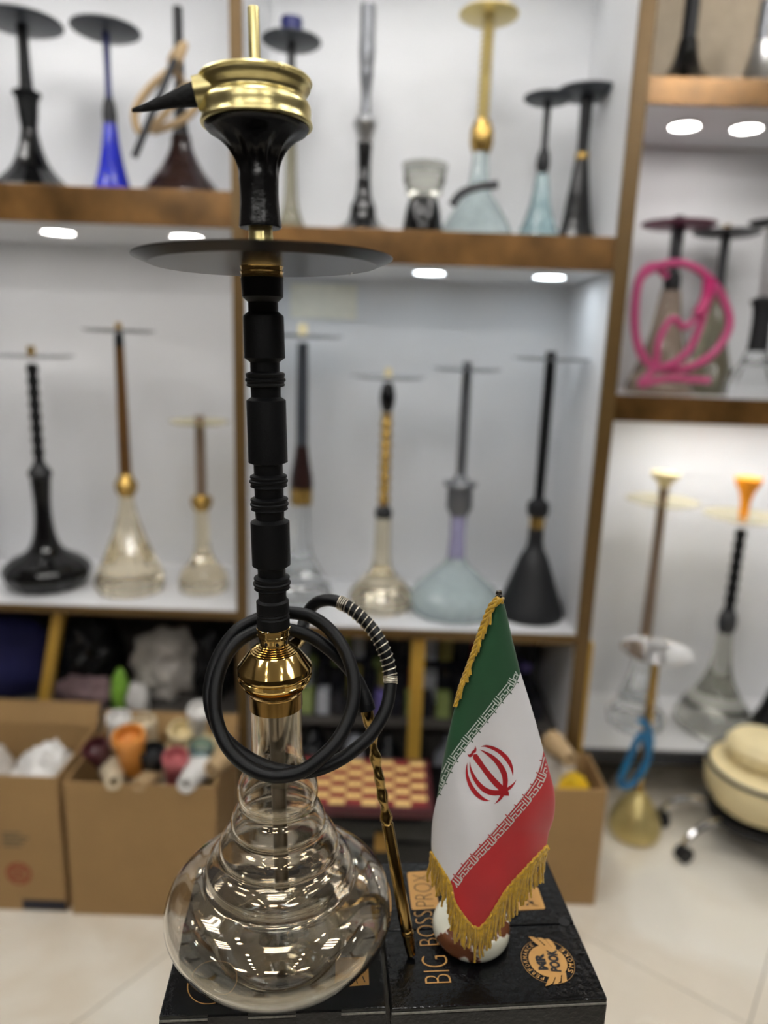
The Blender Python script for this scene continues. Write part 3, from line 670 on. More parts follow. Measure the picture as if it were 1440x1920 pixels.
# ------------------------------------------------------------------ the two black cartons in front
ZT = 0.88
def text_pts(s, size=1.0, bold=0.0):
    cu = bpy.data.curves.new('lettering', 'FONT'); cu.body = s; cu.size = size; cu.offset = bold; cu.resolution_u = 4
    o = bpy.data.objects.new('lettering', cu); COL.objects.link(o)
    dg = bpy.context.evaluated_depsgraph_get(); me = bpy.data.meshes.new_from_object(o.evaluated_get(dg))
    vs = [v.co.copy() for v in me.vertices]; fs = [tuple(p.vertices) for p in me.polygons]
    bpy.data.objects.remove(o); bpy.data.curves.remove(cu); bpy.data.meshes.remove(me)
    return vs, fs
def fit_text(mb, s, O, ux, uy, w_, h, bold=0.0, z=0.0005):
    """text box: origin O, reading direction ux (unit), up uy (unit), width and cap height; local 2D frame."""
    vs, fs = text_pts(s, 1.0, bold)
    x0, x1 = min(v.x for v in vs), max(v.x for v in vs); y0, y1 = min(v.y for v in vs), max(v.y for v in vs)
    mb.add([tuple(Vector(O) + Vector(ux) * ((v.x - x0) / (x1 - x0) * w_) + Vector(uy) * ((v.y - y0) / (y1 - y0) * h) + Vector((0, 0, z))) for v in vs], fs)
def black_carton(label, fl, fr, dep):
    fl, fr = Vector(fl), Vector(fr); d = fr - fl; rz = math.atan2(d.y, d.x); W = d.length
    t_ = thing('black_carton', label, 'carton', (fl.x, fl.y, 0), rz)
    MB().box(0, W, 0, dep, 0, ZT - 0.006, b=0.002).obj('body', 'laminated_black', t_, smooth=False)
    MB().box(0.0005, W - 0.0005, 0.0005, dep * 0.47, ZT - 0.0058, ZT, b=0.0012).obj('front_flap', 'laminated_black', t_, smooth=False)
    MB().box(0.0005, W - 0.0005, dep * 0.478, dep - 0.0005, ZT - 0.0058, ZT, b=0.0012).obj('rear_flap', 'laminated_black', t_, smooth=False)
    MB().box(0.001, W - 0.001, -0.0004, 0.001, ZT - 0.0062, ZT - 0.0042).obj('paper_edge', 'laminated_edge', t_, smooth=False)
    return t_, W, rz
fl, fr = onZ(733, 1893, ZT), onZ(1140, 1873, ZT)
RB, WR, rzR = black_carton('black carton lettered in gold, carrying the table flag and the mouthpiece', (fl.x, fl.y, 0), (fr.x, fr.y, 0), 0.2)
def loc2(root_fl, rz, P):
    d = Vector((P.x - root_fl.x, P.y - root_fl.y, 0)); c, s = math.cos(-rz), math.sin(-rz)
    return Vector((d.x * c - d.y * s, d.x * s + d.y * c, ZT))
LR = lambda px, py: loc2(fl, rzR, onZ(px, py, ZT))
# finger notch of the lid
MB().lathe([(0.0, 0), (0.0062, 0), (0.0062, 0.0004), (0.0, 0.0004)], 20, LR(1058, 1729)).obj('notch', 'box_dark', RB)
# lettering: reads from the front to the back, tops to the left
m_ = MB()
def word(mb, s, p0, p1, ptop, bold=0.0):
    """p0 start of baseline, p1 end of baseline, ptop a point at cap height above the start (photo pixels)."""
    a, b, c = LR(*p0), LR(*p1), LR(*ptop); ux = b - a; L = ux.length; ux.normalize()
    uy = Vector((-ux.y, ux.x, 0)); h = abs((c - a).dot(uy))
    fit_text(mb, s, a, ux, uy, L, h, bold)
word(m_, 'BIG', (847, 1843), (837, 1792), (797, 1844), -0.022)
word(m_, 'BOSS', (823, 1772), (809, 1708), (787, 1773), -0.022)
m_.obj('lettering', 'print_gold', RB, smooth=False)
def patch(px, m, name, z=0.0003):
    P = [LR(*p) for p in px]
    bm = bmesh.new(); vs = [bm.verts.new((p.x, p.y, ZT + z)) for p in P]; bm.faces.new(vs)
    vs2 = [v for v in bm.verts]
    bmesh.ops.bevel(bm, geom=vs2, offset=0.003, segments=4, profile=0.5, affect='VERTICES')
    mb = MB(); bm.verts.index_update(); mb.add([v.co.copy() for v in bm.verts], [[v.index for v in f.verts] for f in bm.faces]); bm.free()
    return mb.obj(name, m, RB, smooth=False)
pt = patch([(772, 1707), (824, 1703), (812, 1632), (763, 1636)], 'print_gold', 'label_patch')
m_ = MB(); word(m_, 'PROX', (814, 1700), (805, 1640), (780, 1700), -0.022); m_.obj('lettering', 'print_black', RB, smooth=False)
m_ = MB(); word(m_, 'MAN+', (834, 1680), (829, 1646), (827, 1680), 0.0); m_.obj('lettering', 'print_pale', RB, smooth=False)
pt2 = patch([(940, 1709), (1023, 1705), (1008, 1663), (938, 1663)], 'print_gold', 'label_patch')
m_ = MB()
def stroke(mb, pts, wd, conv, z=0.0006):
    P = [conv(*p) for p in pts]
    for i in range(len(P) - 1):
        d = (P[i + 1] - P[i]); d.z = 0
        if d.length < 1e-7: continue
        d.normalize(); n = Vector((-d.y, d.x, 0)) * wd / 2; e = d * wd * 0.3
        mb.add([P[i] - n - e + Vector((0, 0, z)), P[i + 1] - n + e + Vector((0, 0, z)), P[i + 1] + n + e + Vector((0, 0, z)), P[i] + n - e + Vector((0, 0, z))], [(0, 1, 2, 3)])
stroke(m_, [(975, 1692), (974, 1687), (978, 1684), (985, 1686), (993, 1691), (999, 1694)], 0.0012, LR)
stroke(m_, [(992, 1693), (1000, 1695), (997, 1690)], 0.0012, LR)
for q in ((980, 1698), (988, 1698)): stroke(m_, [q, (q[0] + 2, q[1] - 2)], 0.0022, LR)
stroke(m_, [(997, 1698), (1009, 1699)], 0.0007, LR)
m_.obj('arrow_mark', 'print_black', RB, smooth=False)
# round emblem
E4 = lambda x, y: LR(960 + x / 10.286, 1740 + y / 10.286)
ec = E4(690, 640)
rr = sum((E4(*p) - ec).length for p in ((165, 540), (1215, 730), (480, 990), (820, 290))) / 4
def fan(mb, pts, z):
    P = [E4(*p) for p in pts]; bm = bmesh.new(); vs = [bm.verts.new((p.x, p.y, ZT + z)) for p in P]
    f = bm.faces.new(vs); bmesh.ops.triangulate(bm, faces=[f]); bm.verts.index_update()
    mb.add([v.co.copy() for v in bm.verts], [[v.index for v in f.verts] for f in bm.faces]); bm.free()
m_ = MB()
N = 64
m_.add([(ec.x + q * math.cos(2 * math.pi * k / N), ec.y + q * math.sin(2 * math.pi * k / N), ZT + 0.0003) for q in (rr * 0.985, rr) for k in range(N)], [(k, (k + 1) % N, N + (k + 1) % N, N + k) for k in range(N)])
m_.add([(ec.x + rr * 0.72 * math.cos(2 * math.pi * k / N), ec.y + rr * 0.72 * math.sin(2 * math.pi * k / N), ZT + 0.0003) for k in range(N)], [tuple(range(N))])
fan(m_, [(310, 170), (400, 175), (480, 210), (650, 370), (620, 420), (530, 355), (430, 280)], 0.00045)
fan(m_, [(480, 195), (560, 195), (640, 230), (780, 395), (700, 400), (650, 345)], 0.00045)
fan(m_, [(635, 215), (710, 215), (780, 270), (855, 385), (820, 420), (740, 345)], 0.00045)
fan(m_, [(640, 1130), (720, 1110), (790, 1060), (845, 915), (745, 900), (690, 1010)], 0.00045)
fan(m_, [(800, 1095), (880, 1080), (935, 1030), (950, 880), (860, 900), (830, 1000)], 0.00045)
fan(m_, [(955, 1065), (1010, 1060), (1060, 1020), (1040, 860), (975, 875), (960, 960)], 0.00045)
def arc_text(mb, s, r0, h, a0, a1, inward):
    for k, ch in enumerate(s):
        a = a0 + (a1 - a0) * k / (len(s) - 1)
        n = Vector((math.cos(a), math.sin(a), 0)); tdir = Vector((n.y, -n.x, 0)) if not inward else Vector((-n.y, n.x, 0))
        upv = n if not inward else -n
        wd = abs(a1 - a0) / (len(s) - 1) * r0 * (0.72 if ch != 'M' else 0.85)
        O = Vector((ec.x, ec.y, ZT)) + n * (r0 if not inward else r0 + h) - tdir * wd / 2
        fit_text(mb, ch, O, tdir, upv, wd, h, 0.01, z=0.0004)
def ang(x, y): d = E4(x, y) - ec; return math.atan2(d.y, d.x)
a0, a1 = ang(590, 965), ang(395, 355)
while a1 > a0: a1 -= 2 * math.pi
arc_text(m_, 'PERFORMANCE', rr * 0.775, rr * 0.16, a0, a1, False)
a0, a1 = ang(1115, 825), ang(965, 425)
while a1 < a0: a1 += 2 * math.pi
arc_text(m_, 'SMOKE', rr * 0.765, rr * 0.19, a0, a1, True)
m_.obj('emblem', 'print_gold', RB, smooth=False)
m_ = MB()
def word4(mb, s, p0, p1, ptop, bold):
    a, b, c = E4(*p0), E4(*p1), E4(*ptop); ux = b - a; L = ux.length; ux.normalize(); uy = Vector((-ux.y, ux.x, 0))
    fit_text(mb, s, a, ux, uy, L, abs((c - a).dot(uy)), bold, z=0.0006)
word4(m_, 'MR', (705, 815), (605, 500), (515, 815), 0.06)
word4(m_, 'POOK', (960, 855), (860, 430), (750, 855), 0.055)
m_.obj('emblem_lettering', 'print_black', RB, smooth=False)

fl2, fr2 = onZ(297, 1907, ZT), onZ(725, 1890, ZT)
LBx, WL, rzL = black_carton('black carton under the glass vase of the tall hookah', (fl2.x, fl2.y, 0), (fr2.x, fr2.y, 0), 0.2)
LL = lambda px, py: loc2(fl2, rzL, onZ(px, py, ZT))
m_ = MB(); P = [LL(*p) for p in ((630, 1852), (692, 1847), (690, 1800), (630, 1800))]
m_.add([(p.x, p.y, ZT + 0.0003) for p in P], [(0, 1, 2, 3)]); m_.obj('label_patch', 'print_gold', LBx, smooth=False)
m_ = MB(); stroke(m_, [(668, 1838), (670, 1845)], 0.001, LL); stroke(m_, [(680, 1832), (684, 1842)], 0.0012, LL); m_.obj('arrow_mark', 'print_black', LBx, smooth=False)
c4 = LL(395, 1862)
m_ = MB(); m_.add([(c4.x + q * math.cos(2 * math.pi * k / 48), c4.y + 0.012 + q * math.sin(2 * math.pi * k / 48), ZT + 0.0003) for q in (0.0235, 0.0245) for k in range(48)], [(k, (k + 1) % 48, 48 + (k + 1) % 48, 48 + k) for k in range(48)])
m_.obj('emblem_ring', 'print_gold', LBx, smooth=False)
for (x0, x1) in ((390, 465), (555, 640)):
    a, b = LL(x0, 1899), LL(x1, 1896)
    MB().box(a.x, b.x, -0.0012, 0.0004, ZT - 0.024, ZT - 0.001, b=0.0006).obj('tuck_tab', 'laminated_black', LBx, smooth=False)

# ------------------------------------------------------------------ the tall hookah
HB = Vector((-0.0910, 0.636, ZT + 0.0006))
LEAN = -0.030
hk = thing('hookah', 'tall black and gold hookah with a stepped clear glass vase in front', 'hookah', HB)
def axpx(y): return 522 + (475 - 522) * (1820 - y) / 1800
def zr(y, hw):
    q = onY(axpx(y), y, HB.y); return (hw * depth(q) / FPX, q.z - HB.z)
def turned(name, m, prof, seg=56, parent=None, angle=30, **k):
    return MB().lathe([zr(*p) for p in prof][::-1], seg, lean=LEAN, **k).obj(name, m, parent or hk, angle=angle)
# glass vase: outer profile then inner wall
outer = [(0.050, 0.0), (0.062, 0.0015), (0.086, 0.010), (0.107, 0.024), (0.1165, 0.040), (0.1175, 0.053), (0.111, 0.069), (0.097, 0.081), (0.083, 0.0865),
         (0.0765, 0.0885), (0.0745, 0.092), (0.0745, 0.097), (0.0735, 0.103), (0.068, 0.110), (0.0620, 0.1135), (0.0600, 0.117), (0.0605, 0.122), (0.0590, 0.128), (0.0540, 0.136),
         (0.0485, 0.1405), (0.0470, 0.144), (0.0478, 0.149), (0.0465, 0.155), (0.0425, 0.163), (0.0390, 0.1675), (0.0382, 0.171), (0.0395, 0.176), (0.0405, 0.182), (0.0392, 0.191), (0.0340, 0.203), (0.0285, 0.213), (0.0257, 0.225), (0.0252, 0.245), (0.0250, 0.262), (0.0248, 0.297)]
o_s = cr([Vector((r, z, 0)) for r, z in outer], 5)
inner = []
for i, p in enumerate(o_s):
    t_ = (o_s[min(i + 1, len(o_s) - 1)] - o_s[max(i - 1, 0)]).normalized()
    n = Vector((t_.y, -t_.x, 0)); th = 0.0026
    q = p - n * th
    if p.y < 0.004: q = Vector((p.x, 0.0055 + 0.0 * p.x, 0))
    inner.append(q)
inner = [q for q in inner if q.x > 0.001]
prof = [(0.0, 0.0035), (0.035, 0.003)] + [(max(p.x, 0.0), max(p.y, 0.0)) for p in o_s] + [(q.x, min(q.y, 0.297)) for q in inner[::-1]] + [(0.036, 0.0068), (0.0, 0.0074)]
MB().lathe(prof, 96, c=(-0.003, 0, 0), lean=-0.018).obj('glass_vase', 'vase_glass', hk, angle=60)
MB().lathe([(0.0055, 0.070), (0.0075, 0.070), (0.0075, 0.33), (0.0055, 0.33)], 20, closed=True, lean=LEAN).obj('down_stem', 'smoke_tube', hk)
turned('grommet', 'dull_gold', [(1292, 46), (1296, 49.4), (1310, 49.6), (1322, 49.6), (1322.5, 44)])
turned('collar', 'polished_gold', [(1174, 30), (1175, 31.5), (1178, 31.5), (1179, 30.2), (1186, 30.2), (1187, 31), (1189, 31), (1190, 28.5), (1193, 28.5), (1194, 27), (1201, 26.6), (1202, 26), (1206, 26), (1207, 29), (1209, 29.5),
    (1209.5, 33), (1211.5, 33.5), (1212, 37), (1214, 37.5), (1214.5, 41), (1216.5, 41.5), (1217, 44.5), (1219, 45), (1220.5, 47), (1247, 68.8), (1251, 69.5), (1255, 69.8), (1257, 69), (1258, 67), (1260, 67), (1261, 68.6), (1265, 68.6), (1266, 66.5), (1268, 66.5), (1269, 67.5), (1272, 66.5), (1276, 60),
    (1277, 54), (1280, 54), (1281, 57.5), (1284, 58), (1289, 53), (1293, 50.5), (1294, 44)], 72, angle=14)
for k in range(8):
    a = rad(22 + 45 * k); r, z = zr(1199, 26.6)
    d = Vector((math.cos(a), math.sin(a), 0)); c0 = Vector((LEAN * z, 0, z)) + d * (r - 0.0006)
    MB().tube([c0, c0 + d * 0.0011], 0.0016, 10).obj('purge_hole', 'box_dark', hk)
stem_prof = [(521, 38), (522, 39.5), (557, 38.2), (566.5, 28), (584, 27.8), (592, 37.6), (594, 38), (671, 38), (679, 27.4), (696, 27.2), (699, 35.5), (701, 36.6), (706, 36), (708, 34.8), (710, 37.6), (714, 37.8), (716, 35), (719, 34.8), (721, 36), (724, 35), (726, 28),
    (744, 27.5), (750, 36.4), (752, 36.8), (866, 36.6), (870, 27), (888, 26.9), (891, 34), (894, 34.8), (896, 33.4), (898, 33.4), (900, 36), (903, 36), (905, 33.6), (908, 33.6), (911, 34.5), (914, 27), (931, 26.7), (934, 34.6), (936, 35.2), (938, 33.6), (941, 33.6), (943, 35.8), (946, 35.6), (948, 33.4), (951, 33.4), (954, 34.5), (957, 27),
    (972, 26.3), (977.5, 36), (980, 36.4), (1058, 35.6), (1064, 26), (1078, 25.7), (1081, 33), (1083, 33.6), (1086, 32.2), (1089, 32.6), (1091, 35), (1094, 34.8), (1097, 32.4), (1100, 32.6), (1102, 33.4), (1106, 26), (1122, 25.9), (1126, 30.4), (1145, 30.4), (1147, 28.8), (1150, 30.4), (1153, 28.9), (1156, 30.8), (1174, 30.8), (1175, 24)]
turned('stem', 'black_anodised', stem_prof, 72)
turned('gold_ring', 'polished_gold', [(497, 36), (498, 39), (500, 40.6), (502, 39.5), (508, 39), (510, 40.6), (513, 39.3), (519, 39.6), (521, 40.4), (522, 36)], 64)
# ash tray: flat bottom, flared lip, hollow above
trp = [(499, 20), (498.5, 210), (486, 239.5), (484, 240), (494, 208), (495.5, 20)]
MB().lathe([zr(*p) for p in trp], 128, c=(0.003, 0, 0), lean=LEAN, closed=True).obj('ash_tray', 'tray_black', hk, angle=12)
fo = MB()
for k in range(14):
    q = zr(484, 0)[1]; a = random.uniform(0.55, 0.95)
    rr_ = random.uniform(0.090, 0.104); c0 = Vector((rr_ * math.cos(a) + LEAN * q, rr_ * math.sin(a), q - 0.0005))
    bm = bmesh.new(); bmesh.ops.create_icosphere(bm, subdivisions=1, radius=random.uniform(0.002, 0.0042)); bm.verts.index_update()
    fo.add([v.co * random.uniform(0.7, 1.3) + c0 for v in bm.verts], [[v.index for v in f.verts] for f in bm.faces]); bm.free()
tag_o = fo.obj('foil_scrap', 'silver', hk, angle=5)
turned('bowl_port', 'brushed_brass', [(422, 21), (432, 22), (452, 23), (470, 26), (495, 30)], 40)
# clay bowl with scalloped flutes under the rim
def flute(a, z):
    z0, z1 = zr(335, 1)[1], zr(248, 1)[1]
    if z < z0 or z > z1: return 1.0
    k = math.sin(math.pi * (z - z0) / (z1 - z0)) ** 1.2
    return 1 - 0.2 * k * (0.5 + 0.5 * math.cos(9 * a + 0.6)) ** 0.7
bp_ = [zr(*p) for p in ((237, 0), (237, 92), (241, 97), (248, 92), (255, 82), (262, 72), (271, 62.5), (280, 55), (290, 49), (302, 43.5), (318, 39), (340, 36.8), (370, 36), (400, 37.5), (420, 39.3), (426, 39.6), (428, 38), (428, 24), (428, 0))]
bs_ = cr([Vector((r, z, 0)) for r, z in bp_[2:-3]], 4)
MB().lathe([bp_[0], bp_[1]] + [(v.x, v.y) for v in bs_] + bp_[-3:], 90, lean=LEAN, mod=flute).obj('clay_bowl', 'bowl_black', hk, angle=40)
hmd = turned('heat_manager', 'brushed_brass', [(150, 96), (151, 104.5), (155, 106), (158, 104.5), (160, 102.5), (166, 102), (172, 98.5), (178, 93.5), (183, 91.2), (187, 91.5), (190, 94.5), (194, 98.5), (200, 101), (206, 101.8), (213, 101.5), (220, 101), (226, 101.5), (231, 103.2), (235, 104), (238, 103), (239, 98), (239, 60), (232, 30), (232, 0)], 96, angle=40)
hmd_in = turned('inner_cup', 'brushed_brass', [(150, 96), (152, 98), (180, 88), (200, 92), (225, 90), (226, 10)], 64, hmd)
turned('chimney_tube', 'brushed_brass', [(14, 8.5), (14, 10.6), (16, 10.9), (224, 10.2), (225, 5)], 28, hmd)
qa, qb = onY(384, 158, HB.y - 0.012) - HB, onY(366, 176, HB.y - 0.014) - HB
qa = onY(402, 170, HB.y - 0.012) - HB
so = MB().tube([qa, qb], [0.0135, 0.0125], 20).obj('handle_socket', 'brushed_brass', hmd)
qt = onY(248, 207, HB.y - 0.02) - HB
hd = MB(); pts = [(372, 176, 22), (366, 177, 21.5), (345, 181, 18.5), (320, 188, 13.5), (290, 197, 9.5), (268, 203, 6.5), (252, 206, 4), (248, 207, 3)]
vs, fs = [], []
for (x, y, hw) in pts:
    c0 = onY(x, y, HB.y - 0.014 - 0.006 * (372 - x) / 124) - HB; h_ = hw * 0.55 / FPX; w2 = min(0.008, h_ * 0.8)
    for k in range(12):
        a = 2 * math.pi * k / 12
        sc = abs(math.cos(a)) ** 0.6 * (1 if math.cos(a) > 0 else -1), abs(math.sin(a)) ** 0.6 * (1 if math.sin(a) > 0 else -1)
        vs.append(c0 + Vector((0, sc[0] * w2, sc[1] * h_)))
for i in range(len(pts) - 1):
    for k in range(12): fs.append((i * 12 + k, i * 12 + (k + 1) % 12, (i + 1) * 12 + (k + 1) % 12, (i + 1) * 12 + k))
fs += [tuple(range(12)), tuple((len(pts) - 1) * 12 + k for k in range(12))]
hd.add(vs, fs).obj('handle', 'handle_black', hmd)
# hose port towards the back right
zc = zr(1228, 1)[1]
MB().tube([Vector((LEAN * zc + 0.012, 0.010, zc)), onY(566, 1196, HB.y + 0.045) - HB], [0.0075, 0.006], 20).obj('hose_port', 'polished_gold', hk)

# ------------------------------------------------------------------ hose
ho = thing('hookah_hose', 'black hose coiled twice around the hookah with a gold mouthpiece on the carton', 'hose', onZ(770, 1790, ZT))
HO = Vector(ho.location)
K = 3.4286
def hp(cx, cy, dy): return onY(360 + cx / K, 1080 + cy / K, HB.y + dy) - HO
path = [(706, 392, 0.045), (712, 330, 0.068), (735, 250, 0.080), (790, 180, 0.078), (870, 155, 0.070), (955, 172, 0.064), (1060, 240, 0.056), (1165, 350, 0.048), (1235, 480, 0.040), (1270, 610, 0.034), (1272, 730, 0.024), (1240, 870, 0.010), (1150, 1020, -0.006), (1020, 1135, -0.020), (880, 1215, -0.030), (740, 1258, -0.033), (600, 1256, -0.034),
        (450, 1215, -0.033), (310, 1135, -0.030), (200, 1030, -0.022), (135, 900, -0.010), (112, 760, 0.004), (135, 610, 0.016), (195, 470, 0.027), (290, 350, 0.035), (400, 285, 0.040), (530, 240, 0.043), (650, 238, 0.043), (765, 262, 0.040), (875, 335, 0.033), (970, 460, 0.022), (1030, 610, 0.010), (1043, 760, -0.004), (1010, 910, -0.018), (930, 1060, -0.032), (820, 1175, -0.042), (700, 1258, -0.048), (560, 1286, -0.049),
        (430, 1262, -0.047), (310, 1190, -0.042), (215, 1075, -0.033), (160, 930, -0.022), (148, 790, -0.010), (165, 655, 0.002), (215, 525, 0.013), (300, 420, 0.022), (420, 352, 0.028), (530, 338, 0.029), (640, 348, 0.030), (760, 388, 0.030), (880, 470, 0.030), (985, 570, 0.030), (1062, 670, 0.028), (1104, 765, 0.024), (1120, 842, 0.021)]
hpts = cr([hp(*p) for p in path], 10)
hose = MB().tube(hpts, 0.0065, 24).obj('hose_tube', 'black_rubber', ho, angle=80)
# wire winding over part of the hose
i0, i1 = 5 * 10 - 1, 10 * 10 - 2
seg_ = hpts[i0:i1]
L = [0.0]
for a, b in zip(seg_, seg_[1:]): L.append(L[-1] + (b - a).length)
tot = L[-1]
def at_len(s):
    for i in range(len(L) - 1):
        if L[i + 1] >= s: break
    f_ = (s - L[i]) / max(1e-9, L[i + 1] - L[i]); return seg_[i].lerp(seg_[i + 1], f_), (seg_[i + 1] - seg_[i]).normalized()
coil = []; s, ph = 0.0, 0.0
while s < tot:
    c0, t_ = at_len(s); n = (Vector((0, 1, 0)) - t_ * t_.y).normalized(); b_ = t_.cross(n)
    coil.append(c0 + (n * math.cos(ph) + b_ * math.sin(ph)) * 0.0070)
    tight = s < 0.008 or s > tot - 0.008
    s += (0.0019 if tight else 0.0062) / 20; ph += 2 * math.pi / 20
MB().tube(coil, 0.0006, 6).obj('wire_winding', 'silver_wire', hose)
# sleeve and mouthpiece
e0, e1 = hpts[-8], hpts[-1]
ed = (hp(1125, 868, 0.020) - e1).normalized()
MB().tube(hpts[-14:-2] + [e1 - ed * 0.004, e1 + ed * 0.003], [0.0066 + 0.00018 * k for k in range(14)], 20).obj('sleeve', 'black_rubber', ho)
T0 = e1 + ed * 0.002
tip = onZ(771, 1789, ZT + 0.004) - HO
T1 = tip
ax = (T1 - T0); LM = ax.length; ax.normalize(); ux = ax.orthogonal().normalized(); uy = ax.cross(ux)
def mp(prof, name, m, parent, seg=28, twist=None):
    vs, fs = [], []
    for s_, r in prof:
        for k in range(seg):
            a = 2 * math.pi * k / seg
            q = r * (1 + (twist(a, s_) if twist else 0))
            vs.append(T0 + ax * (s_ * LM) + (ux * math.cos(a) + uy * math.sin(a)) * q)
    n = len(prof)
    for i in range(n - 1):
        for k in range(seg): fs.append((i * seg + k, i * seg + (k + 1) % seg, (i + 1) * seg + (k + 1) % seg, (i + 1) * seg + k))
    fs += [tuple(range(seg)), tuple((n - 1) * seg + k for k in range(seg))]
    return MB().add(vs, fs).obj(name, m, parent, angle=50)
wob = lambda s_: 0.0050 + 0.0009 * math.sin(s_ * 75)
mth = mp([(0.0, 0.0064), (0.02, 0.0064), (0.06, 0.0058)] + [(0.07 + 0.003 * k, wob(0.07 + 0.003 * k)) for k in range(130)], 'mouthpiece', 'dark_brass', ho, 28, lambda a, s_: 0.14 * math.sin(2 * a + s_ * 60) if s_ > 0.07 else 0)
mp([(0.455, 0.0050), (0.46, 0.0060), (0.88, 0.0066), (0.895, 0.0060), (0.897, 0.0052)], 'mouthpiece_tube', 'dark_brass', mth, 32)
mp([(0.895, 0.0050), (0.90, 0.0062), (0.91, 0.0068), (0.92, 0.0062), (0.925, 0.0054), (0.945, 0.0058), (1.0, 0.0046)], 'mouthpiece_tip', 'dark_brass', mth, 24)

# ------------------------------------------------------------------ table flag
FB = onZ(882, 1752, ZT); FB.z = ZT + 0.0006
fg = thing('table_flag', 'small Iranian table flag with gold fringe on a round onyx base', 'flag', FB)
R0 = 0.0418
MB().lathe([(0, 0), (R0 * 0.86, 0), (R0 * 0.97, 0.003), (R0, 0.008), (R0, 0.015), (R0 * 0.96, 0.020), (R0 * 0.86, 0.0235), (0.0, 0.024)], 64).obj('base', 'onyx', fg, angle=50)
PY = FB.y
ptop = onY(935, 1117, PY) - FB
MB().tube([Vector((0, 0, 0.022)), ptop], 0.0022, 12).obj('pole', 'pole_metal', fg)
MB().lathe([(0, -0.005), (0.003, -0.004), (0.0036, -0.001), (0.0028, 0.001), (0.0034, 0.002), (0.0026, 0.005), (0, 0.006)], 16, ptop).obj('finial', 'pole_metal', fg)
# outline of the hanging cloth (photo pixels)
Ltop = [(937, 1122), (922, 1140), (905, 1180), (885, 1235), (865, 1285), (853, 1325), (840, 1380), (828, 1440), (819, 1490)]          # braid side
Lmid = [(819, 1490), (812, 1530), (809, 1565), (810, 1600), (822, 1620), (843, 1655)]
Lbot = [(843, 1655), (852, 1690), (868, 1716), (884, 1735), (898, 1741)]
C2 = [(819, 1497), (832, 1474), (852, 1433), (872, 1404), (889, 1382), (916, 1349), (945, 1312), (965, 1287), (976, 1261)]
C1 = [(843, 1655), (868, 1621), (893, 1594), (920, 1565), (949, 1532), (978, 1498), (1001, 1466), (1014, 1434), (1019, 1407)]
Rtop = [(943, 1122), (950, 1150), (960, 1195), (969, 1232), (976, 1261)]
Rmid = [(976, 1261), (990, 1305), (1004, 1352), (1019, 1407)]
Rbot = [(1019, 1407), (1030, 1445), (1040, 1488), (1039, 1530), (1029, 1562), (1025, 1586)]
C0 = [(898, 1741), (912, 1728), (930, 1700), (950, 1668), (975, 1640), (1000, 1612), (1025, 1586)]
V2 = lambda p: Vector((p[0], p[1], 0))
def resamp(pts, n):
    P = cr([V2(p) for p in pts], 12); L = [0.0]
    for a, b in zip(P, P[1:]): L.append(L[-1] + (b - a).length)
    out = []; j = 0
    for k in range(n):
        s = L[-1] * k / (n - 1)
        while j < len(L) - 2 and L[j + 1] < s: j += 1
        out.append(P[j].lerp(P[j + 1], (s - L[j]) / max(1e-9, L[j + 1] - L[j])))
    return out
BL = resamp(Ltop + Lmid[1:] + Lbot[1:], 200); BR = resamp(Rtop + Rmid[1:] + Rbot[1:], 200)
def edge_x(B, y):
    for a, b in zip(B, B[1:]):
        if a.y <= y <= b.y: return a.x + (b.x - a.x) * (y - a.y) / max(1e-6, b.y - a.y)
    return B[0].x if y < B[0].y else B[-1].x
def cloth_Y(x, y):
    """distance of the cloth: bulges towards the viewer, with soft hanging folds, tucked back at both sides."""
    yy = min(y, 1560); xl = edge_x(BL, yy); xr = edge_x(BR, yy)
    u = max(-0.05, min(1.05, (x - xl) / max(4, xr - xl))); t = (y - 1122) / 620
    uu = max(0.0, min(1.0, u))
    bul = math.sin(math.pi * uu) ** 0.7 * (0.006 + 0.020 * min(1, t * 1.6))
    fold = 0.0065 * t * math.sin(x / 26.0 + 0.7) + 0.0045 * t * math.sin(x / 44.0 + y / 90.0) + 0.0015 * math.sin(x / 15.0 - y / 60.0) * min(1, t * 2)
    return PY - 0.006 - bul - fold - 0.024 * max(0, t - 0.55)
def S(x, y, lift=0.0):
    P = onY(x, y, cloth_Y(x, y) - lift); return P - FB
def coons(bot, top, lef, rig, nu, nv):
    """curves in px: bot/top run left->right, lef/rig run top->bottom."""
    b, t_, l, r = resamp(bot, nu), resamp(top, nu), resamp(lef, nv), resamp(rig, nv)
    g = []
    for j in range(nv):
        v = j / (nv - 1); row = []
        for i in range(nu):
            u = i / (nu - 1)
            p = t_[i] * (1 - v) + b[i] * v + l[j] * (1 - u) + r[j] * u - (t_[0] * (1 - u) * (1 - v) + t_[-1] * u * (1 - v) + b[0] * (1 - u) * v + b[-1] * u * v)
            row.append((p.x, p.y))
        g.append(row)
    return g
def sheet(g, name, m):
    nv, nu = len(g), len(g[0]); th = 0.0005
    mb = MB(); fr_ = [S(x, y) for row in g for x, y in row]; bk = [S(x, y, -th) for row in g for x, y in row]
    fs = []; N_ = nu * nv
    for j in range(nv - 1):
        for i in range(nu - 1):
            a, b, c, d = j * nu + i, j * nu + i + 1, (j + 1) * nu + i + 1, (j + 1) * nu + i
            fs += [(a, b, c, d), (N_ + d, N_ + c, N_ + b, N_ + a)]
    rim = [i for i in range(nu)] + [j * nu + nu - 1 for j in range(1, nv)] + [(nv - 1) * nu + i for i in range(nu - 2, -1, -1)] + [j * nu for j in range(nv - 2, 0, -1)]
    for a, b in zip(rim, rim[1:] + rim[:1]): fs.append((a, N_ + a, N_ + b, b))
    return mb.add(fr_ + bk, fs).obj(name, m, fg, angle=70)
